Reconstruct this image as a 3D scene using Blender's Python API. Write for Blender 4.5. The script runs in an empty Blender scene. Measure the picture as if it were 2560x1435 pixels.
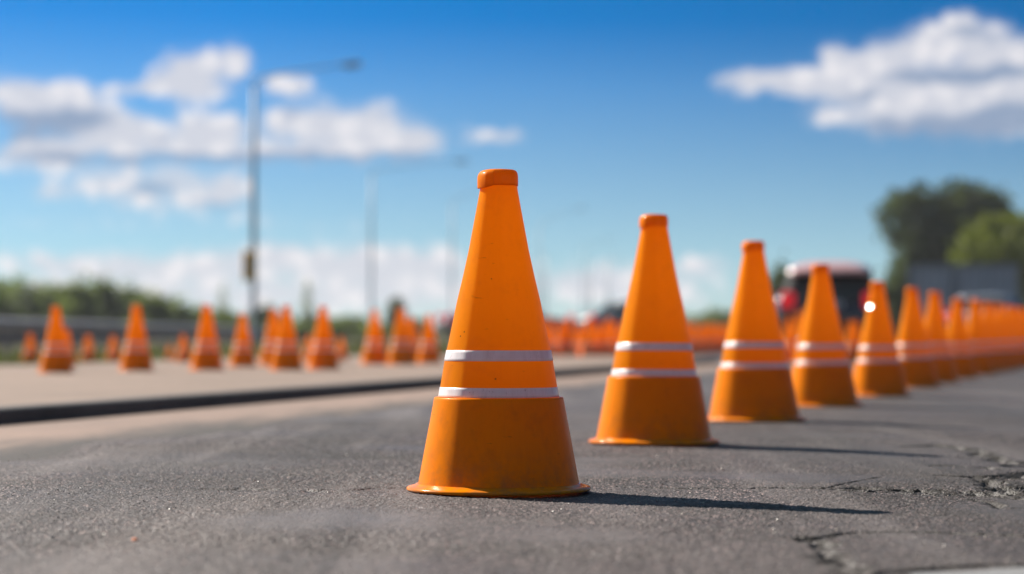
import bpy, bmesh, math, random
import numpy as np
from mathutils import Vector, Matrix, Euler

random.seed(7); RNG = np.random.default_rng(11)
sc = bpy.context.scene
COL = sc.collection

# ------------------------------------------------------------------ camera frame
F = 85.0 / 36.0 * 2560.0            # focal length in photo pixels
CAM_H = 0.38
HOR = 832.0
PITCH = math.atan((HOR - 717.5) / F)

def ray(px, py):
    x = (px - 1280.0) / F; z = (717.5 - py) / F
    c, s = math.cos(PITCH), math.sin(PITCH)
    return Vector((x, c - z * s, s + z * c))

def on_ground(px, py, z=0.0):
    d = ray(px, py); k = (z - CAM_H) / d.z
    return Vector((d.x * k, d.y * k, z))

def at_depth(px, py, depth):
    d = ray(px, py); k = depth / d.y
    return Vector((d.x * k, depth, CAM_H + d.z * k))

cam_d = bpy.data.cameras.new("camera"); cam = bpy.data.objects.new("camera", cam_d)
COL.objects.link(cam); sc.camera = cam
cam.location = (0, 0, CAM_H); cam.rotation_euler = (math.pi / 2 + PITCH, 0, 0)
cam_d.lens = 85; cam_d.sensor_width = 36; cam_d.clip_start = 0.05; cam_d.clip_end = 6000
cam_d.dof.use_dof = True; cam_d.dof.focus_distance = 5.72; cam_d.dof.aperture_fstop = 2.2
cam_d.dof.aperture_blades = 0

# ------------------------------------------------------------------ sun direction
SUN_AZ = math.radians(-49.0)        # from +Y, positive towards +X
SUN_EL = math.radians(36.0)
sun_vec = Vector((math.sin(SUN_AZ) * math.cos(SUN_EL), math.cos(SUN_AZ) * math.cos(SUN_EL), math.sin(SUN_EL)))

# ------------------------------------------------------------------ road frame: s along the road, t across it towards the kerb
C0 = Vector(((1247 - 1280) / F * 5.837, 5.837, 0))
U = Vector((.233, 1, 0)).normalized(); N = Vector((-U.y, U.x, 0))
def st2w(s, t, z=0.0):
    p = C0 + U * s + N * t
    return Vector((p.x, p.y, z))
k0 = on_ground(0, 1066)
KERB_T = (k0 - C0).dot(N)
g0 = on_ground(450, 1078)
GUT_T = (g0 - C0).dot(N)
print('kerb t', KERB_T, 'gutter t', GUT_T)

# ------------------------------------------------------------------ node helpers
class NT:
    def __init__(self, tree):
        self.t = tree; self.n = tree.nodes; self.l = tree.links
    def new(self, kind, **kw):
        n = self.n.new(kind)
        for k, v in kw.items(): setattr(n, k, v)
        return n
    def put(self, sock, v):
        if v is None: return
        if isinstance(v, bpy.types.NodeSocket): self.l.new(v, sock)
        else:
            if sock.type == 'RGBA' and len(v) == 3: v = (*v, 1)
            sock.default_value = v
    def math(self, op, a, b=None, c=None, clamp=False):
        n = self.new('ShaderNodeMath', operation=op, use_clamp=clamp)
        self.put(n.inputs[0], a); self.put(n.inputs[1], b)
        if c is not None: self.put(n.inputs[2], c)
        return n.outputs[0]
    def vmath(self, op, a, b=None):
        n = self.new('ShaderNodeVectorMath', operation=op)
        self.put(n.inputs[0], a)
        if b is not None: self.put(n.inputs[1], b)
        return n.outputs[0]
    def mix(self, fac, a, b, blend='MIX'):
        n = self.new('ShaderNodeMix', data_type='RGBA', blend_type=blend)
        self.put(n.inputs[0], fac); self.put(n.inputs[6], a); self.put(n.inputs[7], b)
        return n.outputs[2]
    def noise(self, vec, scale, detail=4, rough=0.55, dim='3D', out=0):
        n = self.new('ShaderNodeTexNoise', noise_dimensions=dim)
        if vec is not None: self.put(n.inputs['Vector'], vec)
        n.inputs['Scale'].default_value = scale; n.inputs['Detail'].default_value = detail
        n.inputs['Roughness'].default_value = rough
        return n.outputs[out]
    def ramp(self, fac, stops):
        n = self.new('ShaderNodeValToRGB'); e = n.color_ramp.elements
        while len(e) < len(stops): e.new(0.5)
        for el, (p, c) in zip(e, stops):
            el.position = p; el.color = (*c, 1) if len(c) == 3 else c
        self.put(n.inputs[0], fac)
        return n.outputs[0]
    def maprange(self, v, a, b, c=0.0, d=1.0, smooth=False):
        n = self.new('ShaderNodeMapRange', interpolation_type='SMOOTHSTEP' if smooth else 'LINEAR')
        self.put(n.inputs[0], v)
        for i, x in enumerate((a, b, c, d)): n.inputs[i + 1].default_value = x
        return n.outputs[0]

MATS = {}
def new_mat(name):
    m = bpy.data.materials.new(name); m.use_nodes = True
    nt = NT(m.node_tree); nt.n.clear()
    out = nt.new('ShaderNodeOutputMaterial')
    MATS[name] = m
    return m, nt, out

def principled(nt, color, rough=0.5, spec=0.5, metal=0.0, normal=None, coat=0.0):
    p = nt.new('ShaderNodeBsdfPrincipled')
    nt.put(p.inputs['Base Color'], color); nt.put(p.inputs['Roughness'], rough)
    nt.put(p.inputs['Metallic'], metal); nt.put(p.inputs['Specular IOR Level'], spec)
    nt.put(p.inputs['Coat Weight'], coat); p.inputs['Coat Roughness'].default_value = 0.09
    if normal is not None: nt.l.new(normal, p.inputs['Normal'])
    return p

def bump(nt, h, strength, dist):
    b = nt.new('ShaderNodeBump'); b.inputs['Strength'].default_value = strength
    b.inputs['Distance'].default_value = dist; nt.put(b.inputs['Height'], h)
    return b.outputs[0]

def simple_mat(name, c1, c2, scale=3.0, rough=0.5, spec=0.5, metal=0.0, coat=0.0, bmp=0.0, bscale=40.0, coord='Object'):
    m, nt, out = new_mat(name)
    tc = nt.new('ShaderNodeTexCoord').outputs[coord]
    n = nt.noise(tc, scale, 5)
    col = nt.mix(nt.maprange(n, .35, .65), c1, c2)
    nrm = bump(nt, nt.noise(tc, bscale, 3), bmp, .01) if bmp else None
    p = principled(nt, col, rough, spec, metal, nrm, coat)
    nt.l.new(p.outputs[0], out.inputs[0])
    return m

# ------------------------------------------------------------------ materials
def orange_mat(name, base, trans, tfac, rough=0.34, scuff=1.0, coat=0.10):
    m, nt, out = new_mat(name)
    tc = nt.new('ShaderNodeTexCoord').outputs['Object']
    rnd = nt.new('ShaderNodeObjectInfo').outputs['Random']
    off = nt.vmath('ADD', tc, None); 
    cmb = nt.new('ShaderNodeCombineXYZ'); nt.put(cmb.inputs[0], nt.math('MULTIPLY', rnd, 13.0)); nt.put(cmb.inputs[2], nt.math('MULTIPLY', rnd, 7.0))
    nt.l.new(cmb.outputs[0], off.node.inputs[1])
    blot = nt.noise(off, 6.0, 5, .6)
    mp = nt.new('ShaderNodeMapping'); nt.l.new(off, mp.inputs[0]); mp.inputs['Scale'].default_value = (120, 120, 3)
    streak = nt.noise(mp.outputs[0], 1.0, 3, .5)
    col = nt.mix(nt.math('MULTIPLY', nt.maprange(blot, .35, .7), .35), base, tuple(c * .72 for c in base))
    col = nt.mix(nt.math('MULTIPLY', nt.maprange(streak, .5, .75), .25), col, (base[0] * .8, base[1] * .7, base[2] + .01))
    v = nt.new('ShaderNodeTexVoronoi'); nt.l.new(off, v.inputs['Vector']); v.inputs['Scale'].default_value = 38
    keep = nt.math('GREATER_THAN', nt.noise(off, 9.0, 2), .60)
    speck = nt.math('MULTIPLY', nt.maprange(v.outputs['Distance'], .05, .11, 1, 0), keep)
    mp2 = nt.new('ShaderNodeMapping'); nt.l.new(off, mp2.inputs[0]); mp2.inputs['Scale'].default_value = (9, 9, 60); mp2.inputs['Rotation'].default_value = (.3, .5, .2)
    scr = nt.math('MULTIPLY', nt.maprange(nt.noise(mp2.outputs[0], 2.0, 4, .6), .69, .74), .5)
    dirt = nt.math('MULTIPLY', nt.math('MAXIMUM', speck, scr), .75 * scuff, clamp=True)
    col = nt.mix(dirt, col, (.09, .03, .012))
    smu = nt.noise(off, 14.0, 6, .68)
    col = nt.mix(nt.math('MULTIPLY', nt.maprange(smu, .52, .72), .38 * scuff), col, (.50, .14, .02))
    z = nt.new('ShaderNodeSeparateXYZ'); nt.l.new(tc, z.inputs[0])
    foot = nt.math('MULTIPLY', nt.maprange(z.outputs[2], .0, .11, 1, 0), nt.maprange(nt.noise(off, 22, 6, .7), .42, .68))
    col = nt.mix(nt.math('MULTIPLY', foot, .6 * scuff), col, (.17, .11, .07))
    rgh = nt.maprange(blot, .3, .7, rough - .06, rough + .1)
    nrm = bump(nt, nt.math('ADD', blot, nt.math('MULTIPLY', streak, .25)), .10, .01)
    p = principled(nt, col, rgh, .12, 0, nrm, coat)
    p.inputs['Specular Tint'].default_value = (1, .55, .12, 1); p.inputs['IOR'].default_value = 1.25
    tr = nt.new('ShaderNodeBsdfTranslucent'); nt.put(tr.inputs[0], nt.mix(dirt, trans, (.05, .015, .005)))
    mx = nt.new('ShaderNodeMixShader'); mx.inputs[0].default_value = tfac
    nt.l.new(p.outputs[0], mx.inputs[1]); nt.l.new(tr.outputs[0], mx.inputs[2])
    nt.l.new(mx.outputs[0], out.inputs[0])
    return m

M_ORANGE = orange_mat('orange_plastic', (1.0, .34, .0006), (1.0, .46, .0006), .50)
M_SLEEVE = orange_mat('orange_sleeve_plastic', (1.0, .275, .0006), (1.0, .38, .0006), .20)
M_BASE = orange_mat('orange_base_plastic', (.94, .25, .001), (1.0, .2, .001), .05, .22, 1.0, .25)
M_CAP = orange_mat('orange_cap_rubber', (.92, .26, .002), (1.0, .34, .002), .3, .45, 1.3)

def band_mat():
    m, nt, out = new_mat('reflective_tape')
    tc = nt.new('ShaderNodeTexCoord').outputs['Object']
    mp = nt.new('ShaderNodeMapping'); nt.l.new(tc, mp.inputs[0]); mp.inputs['Scale'].default_value = (70, 70, 4)
    n = nt.noise(mp.outputs[0], 1, 5, .65); n2 = nt.noise(tc, 60, 4, .7)
    col = nt.mix(nt.maprange(n, .45, .75), (.92, .89, .88), (.72, .68, .66))
    col = nt.mix(nt.maprange(n2, .64, .72), col, (.34, .26, .24))
    p = principled(nt, col, .32, .6, 0, bump(nt, n, .15, .004), .3)
    tr = nt.new('ShaderNodeBsdfTranslucent'); tr.inputs[0].default_value = (.9, .86, .86, 1)
    mx = nt.new('ShaderNodeMixShader'); mx.inputs[0].default_value = .16
    nt.l.new(p.outputs[0], mx.inputs[1]); nt.l.new(tr.outputs[0], mx.inputs[2]); nt.l.new(mx.outputs[0], out.inputs[0])
    return m
M_BAND = band_mat()

def asphalt_mat():
    m, nt, out = new_mat('asphalt')
    tc = nt.new('ShaderNodeTexCoord').outputs['Object']
    big = nt.noise(tc, .35, 5, .6); mid = nt.noise(tc, 2.2, 5, .6)
    mpw = nt.new('ShaderNodeMapping'); nt.l.new(tc, mpw.inputs[0]); mpw.inputs['Rotation'].default_value = (0, 0, math.radians(13.1)); mpw.inputs['Scale'].default_value = (1.1, .06, 1)
    wear = nt.noise(mpw.outputs[0], 1.0, 3, .5)
    v = nt.new('ShaderNodeTexVoronoi'); nt.l.new(tc, v.inputs['Vector']); v.inputs['Scale'].default_value = 170
    vs = nt.new('ShaderNodeSeparateColor'); nt.l.new(v.outputs['Color'], vs.inputs[0])
    stone = nt.ramp(vs.outputs[0], [(0, (0.0135, 0.0108, 0.0128)), (.35, (0.0318, 0.0253, 0.0291)), (.68, (0.0623, 0.0483, 0.0526)), (.88, (0.1539, 0.1132, 0.1118)), (1, (0.4664, 0.3408, 0.3244))])
    fine = nt.noise(tc, 420, 3, .6)
    col = nt.mix(nt.maprange(fine, .3, .7, 0, .4), stone, (0.0383, 0.0348, 0.0342))
    col = nt.mix(nt.maprange(mid, .35, .7, 0, .45), col, (0.0360, 0.0331, 0.0331))
    col = nt.mix(nt.maprange(big, .40, .62, 0, .55), col, (.118, .100, .098))
    col = nt.mix(nt.maprange(wear, .48, .64, 0, .5), col, (.028, .026, .028))
    st2 = nt.noise(mpw.outputs[0], 3.1, 4, .6)
    col = nt.mix(nt.maprange(st2, .50, .66, 0, .6), col, (.17, .146, .142))
    oil = nt.noise(tc, .9, 4, .55)
    col = nt.mix(nt.maprange(oil, .60, .70, 0, .55), col, (.018, .016, .016))
    sx = nt.new('ShaderNodeSeparateXYZ'); nt.l.new(tc, sx.inputs[0])
    lens_dim = nt.maprange(nt.math('ADD', sx.outputs[0], nt.math('MULTIPLY_ADD', mid, .9, -.45)), .25, .95, 0, .4, True)  # lens falloff put into the colour: same asphalt, darker towards +X
    col = nt.mix(lens_dim, col, (.036, .032, .031))
    at = nt.new('ShaderNodeAttribute'); at.attribute_name = 'dirt'
    col = nt.mix(nt.math('MULTIPLY', at.outputs['Fac'], .92, clamp=True), col, (.022, .017, .014))
    h = nt.math('ADD', nt.math('MULTIPLY', v.outputs['Distance'], -1.0), nt.math('MULTIPLY', fine, .8))
    p = principled(nt, col, nt.maprange(mid, .3, .7, .5, .75), .33, 0, bump(nt, h, .55, .004))
    nt.l.new(p.outputs[0], out.inputs[0])
    return m
M_ASPH = asphalt_mat()

def concrete_mat(name, a, b, dark, sandy=False):
    m, nt, out = new_mat(name)
    tc = nt.new('ShaderNodeTexCoord').outputs['Object']
    n1 = nt.noise(tc, .8, 6, .6); n2 = nt.noise(tc, 9, 6, .65); n3 = nt.noise(tc, 180, 3, .6)
    col = nt.mix(nt.maprange(n1, .35, .65), a, b)
    col = nt.mix(nt.maprange(n2, .5, .75, 0, .6), col, dark)
    col = nt.mix(nt.maprange(n3, .55, .7, 0, .35), col, dark)
    if sandy:      # silt and worn asphalt film creeping over the edge next to the road
        dt = nt.new('ShaderNodeVectorMath', operation='DOT_PRODUCT'); nt.put(dt.inputs[0], tc); dt.inputs[1].default_value = N
        tt = nt.math('SUBTRACT', dt.outputs['Value'], C0.dot(N) + GUT_T)
        mpg = nt.new('ShaderNodeMapping'); nt.l.new(tc, mpg.inputs[0]); mpg.inputs['Rotation'].default_value = (0, 0, math.radians(13.1)); mpg.inputs['Scale'].default_value = (2.4, .35, 1)
        ns = nt.noise(mpg.outputs[0], 1.6, 6, .65)
        fb = nt.maprange(nt.math('ADD', tt, nt.math('MULTIPLY_ADD', ns, -1.1, .55)), -.12, .42, 1, 0, True)
        col = nt.mix(fb, col, nt.mix(nt.maprange(n3, .4, .62), (0.0392, 0.0357, 0.0350), (0.0806, 0.0682, 0.0620)))
    p = principled(nt, col, .85, .3, 0, bump(nt, nt.math('ADD', n2, nt.math('MULTIPLY', n3, .5)), .4, .006))
    nt.l.new(p.outputs[0], out.inputs[0])
    return m
M_CONC = concrete_mat('pavement_concrete', (0.255, 0.182, 0.143), (0.205, 0.150, 0.119), (0.135, 0.102, 0.083))
M_GUT = concrete_mat('gutter_concrete', (0.2728, 0.1890, 0.1509), (0.2232, 0.1593, 0.1299), (0.1406, 0.1037, 0.0878), True)
M_KERB = concrete_mat('kerb_stone', (.115, .105, .105), (.07, .065, .066), (.042, .04, .041))
M_PAINT = concrete_mat('white_road_paint', (.2295, .2295, .2338), (.1870, .1870, .1913), (.1105, .1088, .1088))

def ground_mat():
    m, nt, out = new_mat('verge_soil_grass')
    tc = nt.new('ShaderNodeTexCoord').outputs['Object']
    n1 = nt.noise(tc, .12, 6, .6); n2 = nt.noise(tc, 2.5, 6, .65)
    col = nt.mix(nt.maprange(n1, .4, .6), (.040, .044, .014), (.062, .050, .022))
    col = nt.mix(nt.maprange(n2, .45, .7, 0, .6), col, (.07, .052, .03))
    p = principled(nt, col, .95, .1, 0, bump(nt, n2, .8, .08))
    nt.l.new(p.outputs[0], out.inputs[0])
    return m
M_GROUND = ground_mat()

def leaf_mat(name, a, b, c, tf=.5):
    m, nt, out = new_mat(name)
    tc = nt.new('ShaderNodeTexCoord').outputs['Object']
    n = nt.noise(tc, 1.3, 4, .6); n2 = nt.noise(tc, 9, 3, .6)
    col = nt.mix(nt.maprange(n, .38, .62), a, b)
    col = nt.mix(nt.maprange(n2, .5, .7, 0, .7), col, c)
    p = principled(nt, col, .6, .3)
    tr = nt.new('ShaderNodeBsdfTranslucent'); nt.put(tr.inputs[0], nt.mix(.5, col, (.20, .26, .04)))
    mx = nt.new('ShaderNodeMixShader'); mx.inputs[0].default_value = tf
    nt.l.new(p.outputs[0], mx.inputs[1]); nt.l.new(tr.outputs[0], mx.inputs[2]); nt.l.new(mx.outputs[0], out.inputs[0])
    return m
M_LEAF_DARK = leaf_mat('dark_foliage', (.035, .052, .020), (.05, .068, .024), (.065, .08, .03), .28)
M_LEAF_OLIVE = leaf_mat('olive_foliage', (.14, .165, .008), (.18, .195, .010), (.20, .21, .014), .4)
M_LEAF_MID = leaf_mat('mid_foliage', (.11, .15, .042), (.145, .185, .05), (.17, .20, .06))
M_LEAF_GRASS = leaf_mat('grass_blades', (.05, .058, .014), (.075, .066, .02), (.10, .075, .035), .3)
M_BARK = simple_mat('bark', (.06, .045, .035), (.10, .08, .06), 8, .9, .2, bmp=.5)
M_STEEL = simple_mat('galvanised_steel', (.24, .27, .31), (.32, .35, .39), 4, .5, .5, .6)
M_POLEHAZED = simple_mat('haze_paled_pole_steel', (.42, .50, .58), (.48, .55, .62), 2, .5, .5, .0)  # lamp steel paled towards blue: distance haze put into the colour
M_POLENEAR = simple_mat('grey_pole_steel', (.20, .25, .31), (.25, .30, .36), 2, .5, .4)
M_RAIL = simple_mat('weathered_rail_steel', (.66, .60, .60), (.58, .53, .53), 1.5, .6, .4, .2)
M_RAILLOW = simple_mat('rusty_rail_steel', (.34, .25, .22), (.38, .29, .26), 1.5, .75, .3)
M_AMBER = simple_mat('amber_housing', (.85, .52, .06), (.75, .44, .06), 6, .45, .5)
M_LENS_DARK = simple_mat('dark_lens', (.10, .05, .02), (.16, .07, .02), 9, .2, .5)
M_LAMPGLASS = simple_mat('lamp_glass', (.55, .58, .6), (.48, .5, .53), 6, .25, .5)
M_CARDARK = simple_mat('dark_maroon_paint', (.030, .012, .013), (.036, .015, .015), 2, .25, .5, 0, 1.0)
M_ROOFSHEEN = simple_mat('sun_sheen_red_roof', (.78, .46, .45), (.70, .40, .39), 2, .35, .5, 0, .8)  # red van roof with the pink sun reflection put into its colour
M_CARSILVER = simple_mat('silver_paint', (.55, .57, .62), (.5, .52, .57), 2, .3, .5, .35, 1.0)
M_CARBLACK = simple_mat('charcoal_paint', (.028, .03, .036), (.035, .036, .042), 2, .3, .5, 0, 1.0)
M_GLASS = simple_mat('tinted_glass', (.008, .008, .011), (.012, .012, .015), 1, .06, .5)
M_TAIL = simple_mat('red_tail_lens', (.62, .006, .012), (.5, .005, .01), 12, .2, .6, 0, .5)
M_TYRE = simple_mat('tyre_rubber', (.02, .02, .021), (.03, .03, .03), 12, .85, .2)
def tail_mat():
    m, nt, out = new_mat('lit_tail_lens')
    n = nt.noise(nt.new('ShaderNodeTexCoord').outputs['Object'], 12, 3)
    p = principled(nt, nt.mix(n, (.62, .006, .012), (.5, .005, .01)), .2, .5, 0, None, .5)
    p.inputs['Emission Color'].default_value = (1, .01, .02, 1); p.inputs['Emission Strength'].default_value = .22
    nt.l.new(p.outputs[0], out.inputs[0]); return m
M_TAIL = tail_mat()
M_RIM = simple_mat('alloy_rim', (.45, .45, .47), (.5, .5, .52), 12, .35, .5, .8)
M_TRIM = simple_mat('black_trim', (.016, .015, .016), (.022, .02, .02), 9, .7, .12)
M_PLATE = simple_mat('plain_plate', (.6, .6, .58), (.52, .52, .5), 9, .5, .4)
M_CONTAINER = simple_mat('blue_grey_container_paint', (.44, .46, .49), (.39, .41, .44), 1.2, .6, .35, bmp=.2)
M_CONTDOOR = simple_mat('darker_container_post_paint', (.22, .24, .27), (.19, .21, .235), 1.2, .6, .35)
M_YEL = simple_mat('faded_yellow_paint', (.30, .24, .08), (.24, .2, .07), 3, .6, .3)
M_CHROME = simple_mat('polished_metal', (.95, .95, .95), (.9, .9, .9), 3, .09, .5, 1.0)
M_GRIT = simple_mat('light_grit', (.42, .36, .30), (.22, .19, .17), 30, .45, .5, coord='Object')
M_GRITOR = simple_mat('orange_chip', (.6, .16, .03), (.5, .13, .03), 30, .5, .5)

# ------------------------------------------------------------------ object helpers
def tag(o, label=None, cat=None, group=None, kind=None):
    if label: o['label'] = label
    if cat: o['category'] = cat
    if group: o['group'] = group
    if kind: o['kind'] = kind
    return o

def empty(name, loc=(0, 0, 0), rz=0.0, scale=1.0):
    o = bpy.data.objects.new(name, None); COL.objects.link(o)
    o.location = loc; o.rotation_euler = (0, 0, rz); o.scale = (scale,) * 3
    o.empty_display_size = .1
    return o

def link_mesh(name, me, mat, parent=None):
    if mat is not None and not me.materials: me.materials.append(mat)
    o = bpy.data.objects.new(name, me); COL.objects.link(o)
    if parent is not None: o.parent = parent
    return o

def from_bm(name, bm, mat, parent=None, smooth=True):
    bmesh.ops.recalc_face_normals(bm, faces=bm.faces)
    me = bpy.data.meshes.new(name); bm.to_mesh(me); bm.free()
    me.polygons.foreach_set('use_smooth', [smooth] * len(me.polygons))
    return link_mesh(name, me, mat, parent)

def from_np(name, verts, faces, mat, parent=None, smooth=True):
    """verts (n,3), faces (m,k) with constant k"""
    me = bpy.data.meshes.new(name)
    n, (m, k) = len(verts), faces.shape
    me.vertices.add(n); me.vertices.foreach_set('co', np.ascontiguousarray(verts, np.float32).ravel())
    me.loops.add(m * k); me.loops.foreach_set('vertex_index', np.ascontiguousarray(faces, np.int32).ravel())
    me.polygons.add(m)
    me.polygons.foreach_set('loop_start', np.arange(0, m * k, k, dtype=np.int32))
    try: me.polygons.foreach_set('loop_total', np.full(m, k, np.int32))
    except Exception: pass
    me.polygons.foreach_set('use_smooth', np.full(m, smooth, bool))
    me.update(calc_edges=True)
    return link_mesh(name, me, mat, parent)

def copy_tree(o, parent=None):
    c = o.copy(); COL.objects.link(c)
    if parent is not None: c.parent = parent
    for ch in list(o.children): copy_tree(ch, c)
    return c

def box(bm, c, s, bevel=0.0, rot=None, seg=2):
    r = bmesh.ops.create_cube(bm, size=1.0)
    vs = r['verts']
    bmesh.ops.scale(bm, vec=s, verts=vs)
    if bevel > 0:
        es = list({e for v in vs for e in v.link_edges})
        rb = bmesh.ops.bevel(bm, geom=es, offset=bevel, segments=seg, affect='EDGES', profile=.5)
        vs = list({v for f in rb['faces'] for v in f.verts} | {v for v in vs if v.is_valid})
    if rot is not None: bmesh.ops.rotate(bm, cent=(0, 0, 0), matrix=rot, verts=vs)
    bmesh.ops.translate(bm, vec=c, verts=vs)
    return vs

def tube(bm, pts, radii, seg=16, cap=True):
    rings = []
    for i, p in enumerate(pts):
        p = Vector(p)
        a = Vector(pts[max(i - 1, 0)]); b = Vector(pts[min(i + 1, len(pts) - 1)])
        t = (b - a).normalized()
        u = t.cross(Vector((0.31, 1, .13))).normalized(); w = t.cross(u)
        rings.append([bm.verts.new(p + radii[i] * (math.cos(k * 2 * math.pi / seg) * u + math.sin(k * 2 * math.pi / seg) * w)) for k in range(seg)])
    for a, b in zip(rings, rings[1:]):
        for k in range(seg):
            bm.faces.new((a[k], a[(k + 1) % seg], b[(k + 1) % seg], b[k]))
    if cap:
        bm.faces.new(rings[0]); bm.faces.new(rings[-1])

def lathe(profile, seg=96, rfun=None, zfun=None, close=False):
    """profile [(r,z)...]; angle 0 faces -Y, positive to +X"""
    ph = np.linspace(0, 2 * np.pi, seg, endpoint=False)
    V = []
    for r, z in profile:
        rr = np.full(seg, r) if rfun is None else rfun(ph, r, z)
        zz = np.full(seg, z) if zfun is None else zfun(ph, r, z)
        V.append(np.stack([rr * np.sin(ph), -rr * np.cos(ph), zz], 1))
    V = np.concatenate(V)
    n = len(profile); faces = []
    k = np.arange(seg); k2 = (k + 1) % seg
    rows = list(range(n - 1))
    for i in rows:
        faces.append(np.stack([i * seg + k, i * seg + k2, (i + 1) * seg + k2, (i + 1) * seg + k], 1))
    if close:
        faces.append(np.stack([(n - 1) * seg + k, (n - 1) * seg + k2, k2, k], 1))
    return V, np.concatenate(faces)

# ------------------------------------------------------------------ traffic cone
PXM = 5.837 / F
def zpx(y): return CAM_H + (HOR - y) * PXM
BODY = [(46.5, 462), (47.5, 474), (54, 510), (63.5, 560), (75.5, 624), (90, 690), (105, 752), (127, 858), (131.5, 877), (136.5, 902), (147.5, 968), (151.5, 992)]
def interp_body(y):
    ys = [b[1] for b in BODY]; rs = [b[0] for b in BODY]
    return float(np.interp(y, ys, rs))
EDGE0 = math.radians(-38.0)
def octo(blend):
    def f(ph, r, z):
        a = np.mod(ph - EDGE0, np.pi / 4) - np.pi / 8
        poly = np.cos(np.pi / 8) / np.cos(a)
        # rounded corners
        poly = .5 * (poly + np.cos(np.pi / 8) / np.cos(np.abs(a) * .85))
        return r * (1 + blend * (poly / .99 - 1))
    return f
HTOP = zpx(424)

def make_cone(name, detail=True, seg=96):
    root = empty(name)
    # body: thin tapering shell, continuing inside the sleeve
    ys = np.concatenate([np.linspace(462, 992, 40)])
    prof = [(interp_body(y) * PXM, zpx(y)) for y in ys]
    prof += [(r0 * PXM, zpx(y)) for r0, y in ((160, 1040), (172, 1110), (190, 1200))]
    V, Fc = lathe(prof, seg, octo(.30))
    body = from_np('body', V, Fc, M_ORANGE, root)
    # sleeve
    prof = [(150.5, 994.5), (156, 993.2), (159.5, 993.2), (161.5, 994.6), (162.6, 997.5), (163.2, 1001), (172, 1050), (181.5, 1100), (191, 1150), (199.5, 1196), (202.5, 1212), (206, 1228)]
    prof = [(r * PXM, zpx(y)) for r, y in prof]
    V, Fc = lathe(prof, seg, octo(.10))
    from_np('sleeve', V, Fc, M_SLEEVE, root)
    # base flange: closed ring
    prof = [(.190, .0), (.2185, .0), (.2218, .0016), (.2228, .0045), (.2219, .0072), (.2192, .0092), (.2120, .0112), (.2040, .0132), (.1992, .0165), (.1965, .0175), (.190, .016)]
    def wob(ph, r, z): return r * (1 + .0025 * np.sin(3 * ph + 1) + .0018 * np.sin(5 * ph))
    V, Fc = lathe(prof, seg, wob, None, True)
    from_np('base', V, Fc, M_BASE, root)
    # cap with a folded tab on one side
    cr, zt, zb = 48.8 * PXM, HTOP, zpx(465.5)
    prof = [(cr * .965, zb + .0015), (cr * .99, zb), (cr, zb + .002), (cr, zb + .012), (cr * .995, zt - .016), (cr * .97, zt - .0085), (cr * .90, zt - .0035), (cr * .80, zt - .0008), (cr * .6, zt), (cr * .3, zt + .0003), (.0005, zt + .0003)]
    c0, c1 = math.radians(-118), math.radians(-13)
    def tab(ph):
        a = np.mod(ph + np.pi, 2 * np.pi) - np.pi
        s = np.clip((a - c0) / .10, 0, 1) * np.clip((c1 - a) / .04, 0, 1)
        return s
    def caprf(ph, r, z):
        t = tab(ph); k = 1.0 if r > cr * .5 else r / (cr * .5)
        base = octo(.35)(ph, r, z)
        return base * (1 + .11 * t * k * np.clip((zt - z + .004) / .02, 0, 1)) if r > .001 else base
    def capzf(ph, r, z):
        a = np.mod(ph + np.pi, 2 * np.pi) - np.pi
        t = tab(ph); low = np.clip((zb + .014 - z) / .014, 0, 1)
        droop = np.clip(1 - np.abs((a - (c0 + c1) / 2) / ((c1 - c0) / 2)) ** 2, 0, 1)
        return z - .0075 * t * low * droop - .0012 * t * (1 - low) * (r > cr * .7)
    V, Fc = lathe(prof, seg * 2 if detail else seg, caprf, capzf)
    from_np('cap', V, Fc, M_CAP, root)
    # reflective bands
    for y0, y1 in ((876, 902.5), (968, 992.3)):
        off = .0011
        pr = [(interp_body(y0) * PXM + .0002, zpx(y0)), (interp_body(y0 + .6) * PXM + off, zpx(y0 + .6))]
        for t in (.25, .5, .75):
            yy = y0 + (y1 - y0) * t; pr.append((interp_body(yy) * PXM + off, zpx(yy)))
        pr += [(interp_body(y1 - .6) * PXM + off, zpx(y1 - .6)), (interp_body(y1) * PXM + .0002, zpx(y1))]
        V, Fc = lathe(pr, seg, octo(.30))
        from_np('reflective_band', V, Fc, M_BAND, root)
    return root

CONE_H = HTOP
proto = make_cone('traffic_cone')
ROW = [  # px x of axis, px y of front foot, px y of top
    (1247, 1240.5, 424), (1634.5, 1114.5, 536), (1886, 1055.5, 602), (2056, 1018, 660), (2197, 992, 703),
    (2283, 970, 719), (2335, 958, 729), (2392, 947, 746), (2440, 938, 748), (2472, 931, 756), (2500, 926, 760),
    (2524, 921, 764), (2545, 917, 768), (2564, 913, 771), (2581, 910, 773)]
ORD = ['first', 'second', 'third', 'fourth', 'fifth', 'sixth', 'seventh', 'eighth', 'ninth', 'tenth', 'eleventh', 'twelfth', 'thirteenth', 'fourteenth', 'fifteenth']
ROWLAB = {
    0: 'sharp orange traffic cone with two white bands heading the long row, tallest of all',
    1: 'orange cone standing next behind the sharp one, second of the long row',
    2: 'third orange cone of the long row, two white bands, alone against sky',
    3: 'fourth orange cone of the long row, standing in front of the dark van',
    4: 'fifth orange cone of the long row with a white glint high on it',
    5: 'sixth cone of the long row, just past the one with the glint',
    6: 'seventh cone of the long row, in front of the grey container edge',
    7: 'eighth cone of the long row, hiding the middle of the silver car',
    8: 'ninth cone of the long row, at the far edge of the silver car roof'}
cone5 = None; SHRINK = []
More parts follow.
